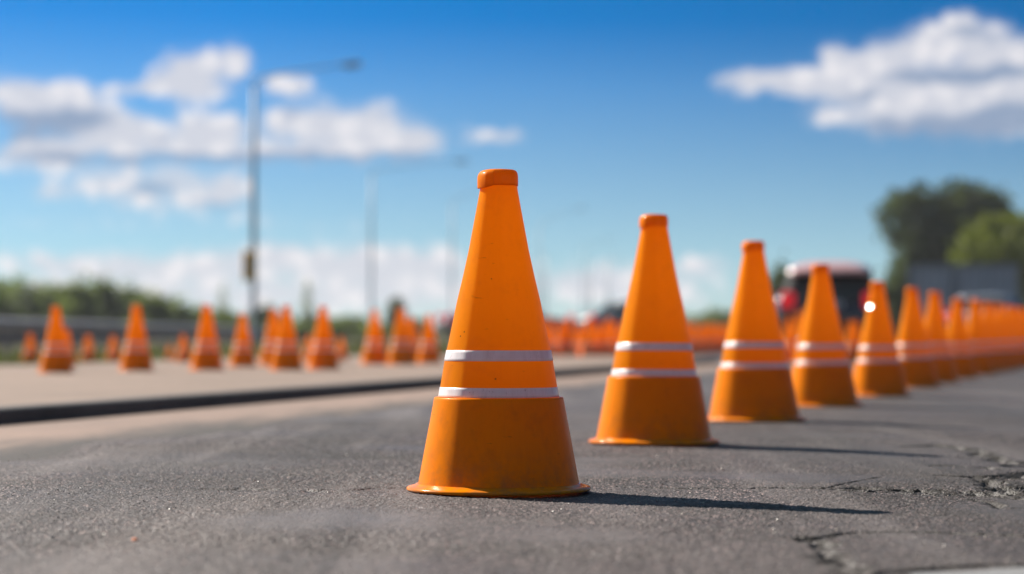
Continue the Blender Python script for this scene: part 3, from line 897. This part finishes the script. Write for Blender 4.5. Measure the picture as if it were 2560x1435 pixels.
# ------------------------------------------------------------------ guardrail
def guardrail():
    A, B = Vector((-7.6, 30, .03)), Vector((-11.4, 118, .03))
    root = empty('guardrail', A)
    L = (B - A).length; dirv = (B - A).normalized(); nv = Vector((dirv.y, -dirv.x, 0))
    def beam(name, prof, mat):
        bm = bmesh.new()
        r0 = [bm.verts.new(nv * a + Vector((0, 0, z))) for a, z in prof]
        r1 = [bm.verts.new(nv * a + dirv * L + Vector((0, 0, z))) for a, z in prof]
        for k in range(len(prof)):
            k2 = (k + 1) % len(prof); bm.faces.new((r0[k], r0[k2], r1[k2], r1[k]))
        bm.faces.new(r0); bm.faces.new(r1)
        return from_bm(name, bm, mat, root, False)
    W = [(.02, .40), (.07, .42), (.09, .46), (.03, .485), (.03, .50), (.09, .525), (.07, .56), (.02, .575)]
    W = W + [(a - .012, z) for a, z in reversed(W)]
    beam('rail', W, M_RAIL)
    lo = [(.03, .16), (.07, .17), (.07, .36), (.03, .375), (.018, .36), (.018, .17)]
    beam('lower_rail', lo, M_RAILLOW)
    for k in range(int(L / 4) + 1):
        bm = bmesh.new(); c = dirv * (k * 4.0 + .4) - nv * .05
        box(bm, (c.x, c.y, .25), (.10, .12, .62), .01)
        from_bm('post', bm, M_RAIL, root, False)
    tag(root, 'long weathered double guardrail on posts along the verge below the wood', 'guardrail')
guardrail()

# ------------------------------------------------------------------ street lamps
def street_lamp(px, ytop, arm_px, arm_y, label, H=8.0, r=.08, depth=None, signal=False, group='street lamps along the verge', name='street_lamp'):
    depth = depth or F * (H - CAM_H) / (HOR - ytop)
    H = (HOR - ytop) / F * depth + CAM_H
    x = (px - 1280) / F * depth
    root = empty(name, (x, depth, 0))
    bm = bmesh.new()
    tube(bm, [(0, 0, -.1), (0, 0, .25), (0, 0, .3), (0, 0, H * .5), (0, 0, H - .3)], [r * 1.5, r * 1.5, r * 1.1, r, r * .72], 14)
    PM = M_POLENEAR if signal else M_POLEHAZED
    from_bm('pole', bm, PM, root)
    if arm_px:
        L = (arm_px - px) / F * depth; dz = (ytop - arm_y) / F * depth
        bm = bmesh.new()
        pts = [(0, 0, H - .31), (.02, 0, H - .12), (.12, 0, H + .02), (L * .25, 0, H + dz * .38), (L * .6, 0, H + dz * .75), (L * .82, 0, H + dz * .95)]
        tube(bm, pts, [r * .71, r * .58, r * .46, r * .36, r * .3, r * .26], 12)
        from_bm('arm', bm, M_POLEHAZED, root)
        bm = bmesh.new(); rot = Matrix.Rotation(-math.atan2(dz * .3, L * .3), 3, 'Y')
        box(bm, (L * .91, 0, H + dz * 1.0 + .03), (L * (.20 if signal else .15), .24, .08 if signal else .055), .02, rot, 3)
        h = from_bm('lamp_head', bm, M_POLEHAZED, root)
        bm = bmesh.new(); box(bm, (L * .93, 0, H + dz * 1.0 - .06), (L * .15, .22, .06), .02, rot)
        from_bm('lens', bm, M_LAMPGLASS, h)
    if signal:
        zc = (HOR - 665) / F * depth + CAM_H
        bm = bmesh.new(); box(bm, (-.11, -.17, zc), (.36, .22, .90), .05, None, 3)
        sg = from_bm('signal_housing', bm, M_AMBER, root)
        for k, dzz in enumerate((.27, 0, -.27)):
            bm = bmesh.new()
            tube(bm, [(-.11, -.275, zc + dzz), (-.11, -.30, zc + dzz)], [.10, .095], 20)
            from_bm('lens', bm, M_LENS_DARK if k == 1 else M_AMBER, sg)
            bm = bmesh.new()
            rings = []
            for yy in (-.28, -.40):
                rings.append([bm.verts.new((-.11 + .115 * math.cos(a), yy, zc + dzz + .115 * math.sin(a))) for a in np.linspace(-.2, math.pi + .2, 14)])
            for k2 in range(13): bm.faces.new((rings[0][k2], rings[0][k2 + 1], rings[1][k2 + 1], rings[1][k2]))
            from_bm('visor', bm, M_AMBER, sg)
        bm = bmesh.new(); box(bm, (-.02, -.06, zc + .2), (.1, .16, .05), .01); box(bm, (-.02, -.06, zc - .2), (.1, .16, .05), .01)
        from_bm('bracket', bm, M_STEEL, root)
    tag(root, label, 'street lamp', group)
    return root
street_lamp(634, 196, 900, 160, 'tallest street lamp with an amber signal box strapped to its pole', signal=True, r=.085)
street_lamp(928, 425, 1172, 402, 'second tallest street lamp, standing between the pavement cones and sharp cone', r=.07)
street_lamp(1130, 500, 1240, 470, 'third street lamp, pole fading beside the tip of the sharp cone', r=.062)
street_lamp(1347, 560, 1462, 520, 'fourth street lamp, faint arm pointing towards the second row cone', r=.062)
street_lamp(1458, 618, 1530, 598, 'fifth street lamp, hazy and short, beside the second row cone', r=.062)
street_lamp(1519, 640, 1545, 636, 'sixth street lamp, faintest with a stubby dark head', r=.062)
def flag_mast(px, ytop, depth, label):
    x = (px - 1280) / F * depth; H = (HOR - ytop) / F * depth + CAM_H
    root = empty('mast', (x, depth, 0))
    bm = bmesh.new(); tube(bm, [(0, 0, -.1), (0, 0, H * .5), (0, 0, H)], [.11, .09, .06], 12); from_bm('pole', bm, M_LAMPGLASS, root)
    bm = bmesh.new(); tube(bm, [(0, 0, H), (0, 0, H + .08), (0, 0, H + .16)], [.10, .12, .03], 12); from_bm('cap', bm, M_STEEL, root)
    tag(root, label, 'mast', 'pale thin masts near the horizon')
flag_mast(1476, 655, 215, 'pale thin mast just past the fifth street lamp')
flag_mast(1518, 668, 225, 'pale thin mast close beside the second row cone')
flag_mast(1362, 640, 210, 'pale thin mast beside the fourth street lamp, near the sharp cone')

# ------------------------------------------------------------------ vehicles
def loft(bm, rings, cap=True):
    R_ = [[bm.verts.new(p) for p in r] for r in rings]
    n = len(R_[0])
    for a, b in zip(R_, R_[1:]):
        for k in range(n): bm.faces.new((a[k], a[(k + 1) % n], b[(k + 1) % n], b[k]))
    if cap: bm.faces.new(R_[0]); bm.faces.new(R_[-1])

def ring_xz(y, w, z0, z1, r=.12, crown=0.0, wt=None):
    """rounded rectangle in x,z at a given y; wt = half width at the top"""
    wt = wt or w; pts = []
    for (sx, zc, ww, a0) in ((1, z0, w, -90), (1, z1, wt, 0), (-1, z1, wt, 90), (-1, z0, w, 180)):
        for k in range(4):
            a = math.radians(a0 + k * 30)
            cx = (ww - r) * sx; cz = zc + (r if zc == z0 else -r)
            pts.append((cx + r * math.cos(a), y, cz + r * math.sin(a)))
    return pts

def vehicle(name, loc, rz, label, paint, roofmat, L=4.6, W=1.84, Hh=1.66, belt=1.02, suv=True, cat='car', group=None):
    root = empty(name, loc, rz); w = W / 2
    bm = bmesh.new()       # lower body; rear at y=0, front at y=L
    secs = [(.0, .86, .42, belt - .16), (.05, .95, .34, belt - .04), (.25, 1.0, .26, belt), (L * .28, 1.0, .24, belt), (L * .66, 1.0, .24, belt - .02), (L * .82, .98, .26, belt - .10), (L * .95, .92, .30, belt - .20), (L, .82, .40, belt - .32)]
    loft(bm, [ring_xz(y, w * k, a, b, .10) for y, k, a, b in secs])
    from_bm('body', bm, paint, root)
    rear0, rear1 = (.10, .52) if suv else (.75, 1.35)
    bm = bmesh.new()       # cabin pillars
    f0, f1 = L * .70, L * .56
    nS = 8; rings = []
    zr = Hh - (.22 if suv else .10); RD = .24 if suv else .10
    for zf in np.linspace(0, 1, 5):
        z = belt - .06 + (zr - belt + .06) * zf
        y0 = rear0 + (rear1 - rear0) * zf; y1 = f0 + (f1 - f0) * zf; ww = w * (.93 - .17 * zf); r = .14
        pts = []
        for sx, sy in ((1, 0), (1, 1), (-1, 1), (-1, 0)):
            pts.append((sx * ww, (y0 if sy == 0 else y1), z))
        rings.append([(ww, y0 + r, z), (ww, y1 - r, z), (ww - r, y1, z), (-ww + r, y1, z), (-ww, y1 - r, z), (-ww, y0 + r, z), (-ww + r, y0, z), (ww - r, y0, z)])
    loft(bm, rings)
    from_bm('cabin', bm, paint if not suv else M_TRIM, root)
    bm = bmesh.new()       # roof
    yr0, yr1 = rear1 - .10, f1 + .04; wr = w * .80
    for_r = []
    ny, nx = 9, 9
    grid = [[bm.verts.new(((i / (nx - 1) * 2 - 1) * wr * (1 - .06 * (abs(j / (ny - 1) * 2 - 1) ** 4)), yr0 + (yr1 - yr0) * j / (ny - 1), Hh - RD + RD * (1 - .62 * abs(i / (nx - 1) * 2 - 1) ** 3.5) * (1 - (.9 if suv else .5) * abs(j / (ny - 1) * 2 - 1) ** 5))) for i in range(nx)] for j in range(ny)]
    for j in range(ny - 1):
        for i in range(nx - 1): bm.faces.new((grid[j][i], grid[j][i + 1], grid[j + 1][i + 1], grid[j + 1][i]))
    ex = bmesh.ops.extrude_face_region(bm, geom=list(bm.faces))
    bmesh.ops.translate(bm, vec=(0, 0, -.035), verts=[v for v in ex['geom'] if isinstance(v, bmesh.types.BMVert)])
    from_bm('roof', bm, roofmat, root)
    def pane(pname, pts, mat=M_GLASS, th=.012):
        bm = bmesh.new(); vs = [bm.verts.new(p) for p in pts]; f = bm.faces.new(vs); bm.normal_update()
        c = Vector((0, L * .4, 1.0)); nrm = f.normal * (1 if f.normal.dot(f.calc_center_median() - c) > 0 else -1)
        ex = bmesh.ops.extrude_face_region(bm, geom=[f]); bmesh.ops.translate(bm, vec=nrm * th, verts=[v for v in ex['geom'] if isinstance(v, bmesh.types.BMVert)])
        return from_bm(pname, bm, mat, root, False)
    def cab(zf, end, sx, inset=.1):
        z = belt - .06 + (zr - belt + .06) * zf; ww = w * (.93 - .17 * zf)
        y = rear0 + (rear1 - rear0) * zf if end == 0 else f0 + (f1 - f0) * zf
        return Vector((sx * (ww - inset), y, z))
    pane('rear_window', [cab(.16, 0, -1, .15), cab(.16, 0, 1, .15), cab(.92, 0, 1, .14), cab(.92, 0, -1, .14)])
    pane('windscreen', [cab(.12, 1, -1, .15), cab(.12, 1, 1, .15), cab(.95, 1, 1, .14), cab(.95, 1, -1, .14)])
    for sx in (-1, 1):
        def side(zf, t):
            a = cab(zf, 0, sx, 0); b = cab(zf, 1, sx, 0); return a.lerp(b, t)
        pane('side_window', [side(.15, .09), side(.15, .47), side(.92, .47), side(.92, .12)])
        pane('side_window', [side(.15, .50), side(.15, .91), side(.92, .86), side(.92, .50)])
        # tail light wraps the rear corner
        bm = bmesh.new()
        box(bm, (sx * (w - .22), .035, belt - .10), (.26, .14, .30), .05, None, 3)
        from_bm('tail_light', bm, M_TAIL, root)
        bm = bmesh.new(); box(bm, (sx * (w - .18), L * .965, belt - .34), (.32, .12, .14), .04, None, 3)
        from_bm('headlight', bm, M_LAMPGLASS, root)
        bm = bmesh.new(); box(bm, (sx * (w + .09), L * .60, belt + .05), (.18, .10, .14), .04, None, 3)
        from_bm('mirror', bm, M_TRIM if suv else paint, root)
        for yy in (L * .19, L * .79):
            bm = bmesh.new()
            tube(bm, [(sx * (w - .22), yy, .335), (sx * (w - .20), yy, .335), (sx * (w - .02), yy, .335), (sx * (w + .01), yy, .335)], [.30, .335, .335, .30], 28)
            wh = from_bm('wheel', bm, M_TYRE, root)
            bm = bmesh.new()
            tube(bm, [(sx * (w - .01), yy, .335), (sx * (w + .022), yy, .335)], [.21, .19], 24)
            from_bm('rim', bm, M_RIM, wh)
    bm = bmesh.new(); box(bm, (0, .02, .50), (W * .95, .20, .26), .07, None, 3); from_bm('bumper', bm, M_TRIM, root)
    bm = bmesh.new(); box(bm, (0, -.012, belt - .17), (.50, .02, .12), .006); from_bm('licence_plate', bm, M_PLATE, root)
    if suv:
        bm = bmesh.new(); box(bm, (0, rear1 - .16, Hh - .215), (W * .70, .20, .07), .03); from_bm('spoiler', bm, roofmat, root)
    tag(root, label, cat, group)
    return root

def veh_at(px, depth): return ((px - 1280) / F * depth, depth, 0)
vehicle('dark_van', veh_at(2072, 43.0), math.radians(-9), 'dark maroon van seen from behind with a red roof and red tail lights', M_CARDARK, M_ROOFSHEEN, 4.8, 1.90, 1.69, 1.06, True, 'van')
vehicle('silver_car', veh_at(2432, 66.0), math.radians(-24), 'silver car with dark windows half hidden behind the far row cones', M_CARSILVER, M_CARSILVER, 4.4, 1.80, 1.44, .95, False, 'car')
vehicle('dark_car', veh_at(1108, 72.0), math.radians(-75), 'small dark car behind the sharp cone and the last pavement cone', M_CARBLACK, M_CARBLACK, 4.2, 1.76, .38 + 40 / F * 72 + .62, .92, False, 'car')
vehicle('dark_car', veh_at(1452, 78.0), math.radians(-60), 'dark car just beyond the dense far row of cones', M_CARBLACK, M_CARBLACK, 4.2, 1.76, 1.42, .92, False, 'car')

# ------------------------------------------------------------------ grey container
def container():
    d = 82.0; x0 = (2274 - 1280) / F * d; x1 = (2552 - 1280) / F * d
    Hc = (HOR - 660) / F * d + CAM_H; Wd = x1 - x0
    root = empty('shipping_container', ((x0 + x1) / 2, d, 0), math.radians(-10.5))
    bm = bmesh.new()      # corrugated side walls + roof
    n = int(Wd / .07); pts = []
    for i in range(n + 1):
        x = -Wd / 2 + .1 + (Wd - .2) * i / n; o = .035 if (i // 2) % 2 else 0.0
        pts.append((x, o))
    for y0, sg in ((0.03, 1), (2.37, -1)):
        bm = bmesh.new()
        lo = [bm.verts.new((x, y0 + sg * o, .2)) for x, o in pts]; hi = [bm.verts.new((x, y0 + sg * o, Hc - .12)) for x, o in pts]
        for k in range(n): bm.faces.new((lo[k], lo[k + 1], hi[k + 1], hi[k]))
        from_bm('side_wall', bm, M_CONTAINER, root, False)
    bm = bmesh.new(); box(bm, (0, 1.2, Hc - .09), (Wd - .2, 2.3, .06), .01); from_bm('roof', bm, M_CONTAINER, root, False)
    for y in (.02, 2.38):
        for zc, hh in ((Hc - .06, .12), (.12, .16)):
            bm = bmesh.new(); box(bm, (0, y, zc), (Wd - .14, .10, hh), .01); from_bm('rail', bm, M_CONTDOOR, root, False)
    for sx in (-1, 1):
        for y in (.02, 2.38):
            bm = bmesh.new(); box(bm, (sx * (Wd / 2 - .05), y, Hc / 2), (.13, .13, Hc + .02), .012)
            from_bm('corner_post', bm, M_CONTDOOR if sx < 0 else M_YEL, root, False)
        bm = bmesh.new(); box(bm, (sx * (Wd / 2 - .08), 1.2, Hc / 2), (.05, 2.2, Hc - .2), .01); from_bm('end_wall', bm, M_CONTAINER, root, False)
    bm = bmesh.new(); box(bm, (-Wd / 2 + Wd * .40, -.02, Hc / 2), (.16, .06, Hc - .25), .01); from_bm('strut', bm, M_CONTDOOR, root, False)
    tag(root, 'blue-grey corrugated container standing below the tall dark tree', 'container')
container()

# ------------------------------------------------------------------ air
HAZE = .0003
if HAZE > 0:
    bm = bmesh.new(); box(bm, (0, 40, 5.0 - .55), (7600, 7600, 11.1))
    hz = from_bm('haze', bm, None, None, False)
    m = bpy.data.materials.new('haze_air'); m.use_nodes = True; nt = NT(m.node_tree); nt.n.clear()
    out = nt.new('ShaderNodeOutputMaterial'); pv = nt.new('ShaderNodeVolumePrincipled')
    pv.inputs['Color'].default_value = (.92, .95, 1, 1); pv.inputs['Density'].default_value = HAZE; pv.inputs['Anisotropy'].default_value = .2
    nt.l.new(pv.outputs[0], out.inputs['Volume']); hz.data.materials.append(m)
    m.cycles.homogeneous_volume = True
    tag(hz, 'thin pale summer air over the whole road', 'haze', kind='stuff')

# ------------------------------------------------------------------ sky
def build_world():
    w = bpy.data.worlds.new("World"); sc.world = w; w.use_nodes = True
    nt = NT(w.node_tree); nt.n.clear()
    out = nt.new('ShaderNodeOutputWorld'); bg = nt.new('ShaderNodeBackground'); nt.l.new(bg.outputs[0], out.inputs[0])
    d = nt.new('ShaderNodeTexCoord').outputs['Generated']
    s = nt.new('ShaderNodeSeparateXYZ'); nt.l.new(d, s.inputs[0])
    X, Y, Z = s.outputs
    # clear sky: the blue deepens fast above the horizon, as through a polarising filter
    zz = nt.math('ADD', nt.math('MULTIPLY', nt.math('MAXIMUM', Z, 0.0), SKY_STRETCH), .03)
    cmb = nt.new('ShaderNodeCombineXYZ'); nt.l.new(X, cmb.inputs[0]); nt.l.new(Y, cmb.inputs[1]); nt.l.new(zz, cmb.inputs[2])
    nrm = nt.vmath('NORMALIZE', cmb.outputs[0])
    sky = nt.new('ShaderNodeTexSky'); sky.sky_type = 'NISHITA'; sky.sun_disc = False
    sky.sun_elevation = SUN_EL; sky.sun_rotation = SUN_AZ
    sky.altitude = 0; sky.air_density = 1.0; sky.dust_density = .3; sky.ozone_density = 3.0
    nt.l.new(nrm, sky.inputs[0])
    hs = nt.new('ShaderNodeHueSaturation'); nt.l.new(sky.outputs[0], hs.inputs['Color'])
    nt.put(hs.inputs['Saturation'], nt.math('SUBTRACT', nt.maprange(Z, .0, .13, .30, SKY_SAT), nt.maprange(Z, .17, .5, 0, 1.0))); nt.put(hs.inputs['Value'], nt.maprange(Z, 0, .10, .62, 1.02))
    sky_c = nt.mix(1.0, hs.outputs[0], SKY_TINT, 'MULTIPLY')
    pol = nt.new('ShaderNodeVectorMath', operation='DOT_PRODUCT'); nt.put(pol.inputs[0], d); pol.inputs[1].default_value = sun_vec
    p2 = nt.math('MULTIPLY_ADD', nt.math('MULTIPLY', pol.outputs['Value'], pol.outputs['Value']), -1.0, 1.0)
    sky_c = nt.mix(nt.math('MULTIPLY', nt.maprange(p2, .55, 1.0, 0, 1), nt.maprange(Z, .02, .12, 0, .55)), sky_c, (0, .02, .08))
    # clouds, laid out by compass bearing and height above the horizon (in photo pixels per radian)
    az = nt.math('MULTIPLY', nt.math('ARCTAN2', X, Y), F)
    el = nt.math('MULTIPLY', nt.math('ARCSINE', Z), F)
    co = nt.new('ShaderNodeCombineXYZ'); nt.l.new(az, co.inputs[0]); nt.l.new(el, co.inputs[1])
    warp = nt.noise(co.outputs[0], .011, 4, .6, out=1)
    wv = nt.vmath('MULTIPLY', nt.vmath('SUBTRACT', warp, (.5, .5, .5)), (80, 52, 0))
    cw = nt.vmath('ADD', co.outputs[0], wv)
    ss = nt.new('ShaderNodeSeparateXYZ'); nt.l.new(cw, ss.inputs[0])
    ax, ey = ss.outputs[0], ss.outputs[1]
    def field(blobs):
        acc = None
        for (px, py, hw, hh, amp) in blobs:
            a0 = math.atan((px - 1280) / F) * F; e0 = math.atan((HOR - py) / F) * F
            dx = nt.math('MULTIPLY_ADD', ax, 1 / hw, -a0 / hw); dy = nt.math('MULTIPLY_ADD', ey, 1 / hh, -e0 / hh)
            r2 = nt.math('MULTIPLY_ADD', dx, dx, nt.math('MULTIPLY', dy, dy))
            g = nt.math('MULTIPLY', nt.math('EXPONENT', nt.math('MULTIPLY', r2, -1.1)), amp)
            acc = g if acc is None else nt.math('ADD', acc, g)
        return acc
    WHITE = [(60, 250, 150, 48, 1.2), (170, 270, 90, 45, .9), (250, 320, 90, 36, .9), (150, 375, 130, 24, .7), (60, 400, 120, 40, .6),
             (350, 228, 70, 20, 1.0), (440, 195, 62, 48, 1.1), (520, 165, 66, 45, 1.1), (595, 155, 36, 40, 1.0), (490, 225, 90, 28, 1.0),
             (722, 218, 58, 27, 1.3),
             (330, 335, 90, 36, .9), (480, 325, 66, 50, 1.1), (570, 325, 60, 40, 1.0), (700, 310, 66, 46, 1.1), (800, 315, 80, 52, 1.1), (930, 310, 95, 52, 1.2), (1050, 350, 58, 36, 1.1), (950, 365, 120, 30, .8), (780, 380, 200, 24, .6), (420, 370, 200, 26, .6),
             (1243, 341, 72, 20, 1.0),
             (260, 462, 90, 36, .8), (430, 450, 95, 38, .95), (570, 470, 64, 44, .9), (130, 485, 55, 24, .7), (420, 505, 200, 36, .6), (180, 415, 200, 30, .5),
             (100, 665, 170, 36, .75), (300, 668, 150, 34, .7), (480, 680, 150, 38, .7), (640, 645, 130, 40, .8), (850, 655, 230, 46, .9), (1050, 665, 190, 50, .9), (560, 745, 320, 44, .8), (1000, 735, 360, 50, .85), (1480, 700, 190, 46, .85), (1740, 660, 90, 30, .85), (1640, 725, 200, 44, .75), (150, 730, 260, 36, .7), (700, 560, 300, 30, .25), (150, 560, 200, 26, .25),
             (1865, 205, 62, 28, 1.1), (1960, 200, 90, 34, 1.1), (2085, 150, 44, 46, 1.2), (2060, 215, 80, 38, .9), (2180, 165, 80, 44, 1.1), (2290, 130, 90, 48, 1.1), (2400, 80, 84, 40, 1.0), (2470, 130, 80, 46, 1.0), (2560, 160, 80, 46, 1.1),
             (2060, 295, 50, 24, .8), (2180, 290, 100, 30, .8), (2300, 250, 130, 40, .8), (2440, 240, 140, 50, .9), (2330, 310, 180, 34, .7), (2520, 300, 120, 50, .9), (2640, 220, 120, 90, 1.0), (2150, 225, 110, 40, .8), (2300, 215, 150, 40, .8), (2480, 200, 130, 60, .8), (2400, 330, 220, 34, .6), (120, 320, 150, 50, .7), (620, 390, 300, 24, .5)]
    SHADE = [(80, 318, 140, 34, 1.2), (215, 300, 70, 26, .8), (520, 400, 260, 16, .6), (860, 330, 40, 16, .3), (30, 350, 110, 30, .7), (200, 405, 200, 20, .9), (395, 345, 34, 26, .5), (380, 475, 60, 20, .9), (550, 515, 90, 16, .8),
             (610, 215, 34, 40, .7), (730, 285, 40, 22, .6), (800, 398, 300, 17, .8), (1040, 392, 80, 16, .5), (440, 400, 160, 16, .7), (530, 185, 40, 16, .35),
             (2420, 88, 66, 17, .7), (2490, 110, 26, 20, .5), (2120, 170, 18, 26, .4), (2330, 200, 160, 18, 1.0), (2500, 195, 110, 24, 1.1), (2160, 245, 90, 18, .7), (2420, 325, 220, 34, 1.2), (2300, 345, 120, 18, .7), (2200, 315, 60, 16, .4), (2520, 290, 80, 30, .9), (1990, 232, 50, 14, .5)]
    dens = field(WHITE); shade = field(SHADE)
    fine = nt.noise(co.outputs[0], .022, 5, .62)
    dens = nt.math('ADD', dens, nt.math('MULTIPLY_ADD', fine, .7, -.35))
    vor = nt.new('ShaderNodeTexVoronoi', feature='SMOOTH_F1', voronoi_dimensions='2D'); vor.inputs['Scale'].default_value = .0125; vor.inputs['Smoothness'].default_value = .35; vor.inputs['Detail'].default_value = 1.0
    nt.l.new(cw, vor.inputs['Vector'])
    billow = nt.maprange(vor.outputs['Distance'], .05, .75, 1, 0)
    gate = nt.maprange(dens, .05, .55, 0, 1, True)
    dens = nt.math('ADD', dens, nt.math('MULTIPLY', nt.math('MULTIPLY_ADD', billow, .70, -.14), gate))
    a_front = nt.maprange(dens, .08, 1.1, 0, 1, True)
    # loose cloud everywhere else round the sky
    other = nt.noise(d, 3.2, 6, .6)
    outside = nt.math('MAXIMUM', nt.maprange(nt.math('ABSOLUTE', az), 1700, 2600), nt.maprange(el, 1000, 1500))
    a_else = nt.math('MULTIPLY', nt.maprange(other, .58, .74, 0, .5, True), outside)
    a_else = nt.math('MULTIPLY', a_else, nt.maprange(Z, -.01, .05))
    inside = nt.math('SUBTRACT', 1.0, outside, clamp=True)
    alpha = nt.math('MAXIMUM', nt.math('MULTIPLY', a_front, inside), a_else)
    body = nt.mix(nt.math('MULTIPLY', nt.maprange(shade, .1, .95, 0, 1, True), .9), CLOUD_LIT, CLOUD_SHADE)
    body = nt.mix(nt.maprange(billow, .1, .75, .34, 0, True), body, CLOUD_SHADE)
    col = nt.mix(nt.math('MULTIPLY', alpha, .94), sky_c, body)
    nt.put(bg.inputs['Color'], col); bg.inputs['Strength'].default_value = SKY_STRENGTH
    w.cycles.sampling_method = 'MANUAL'; w.cycles.sample_map_resolution = 512

SKY_STRETCH, SKY_SAT = 3.6, 1.52
SKY_TINT = (.69, .97, .98)
SKY_STRENGTH = .068
CLOUD_LIT = (6.5, 6.3, 6.5)
CLOUD_SHADE = (1.9, 2.55, 3.7)
build_world()

sd = bpy.data.lights.new('sun', 'SUN'); sd.energy = 5.0; sd.angle = math.radians(.53); sd.color = (1.0, .93, .83)
so = bpy.data.objects.new('sun', sd); COL.objects.link(so)
so.rotation_euler = sun_vec.to_track_quat('Z', 'Y').to_euler(); so.location = (-6, 6, 8)

# ------------------------------------------------------------------ render settings
sc.render.engine = 'CYCLES'
sc.view_settings.view_transform = 'Standard'; sc.view_settings.look = 'None'
sc.view_settings.exposure = 1.0; sc.view_settings.gamma = 1.0
c = sc.cycles
c.use_denoising = True
try: c.denoiser = 'OPENIMAGEDENOISE'
except Exception: pass
c.max_bounces = 10; c.diffuse_bounces = 6; c.glossy_bounces = 4; c.transmission_bounces = 8
c.caustics_reflective = False; c.caustics_refractive = False
c.sample_clamp_indirect = 6.0
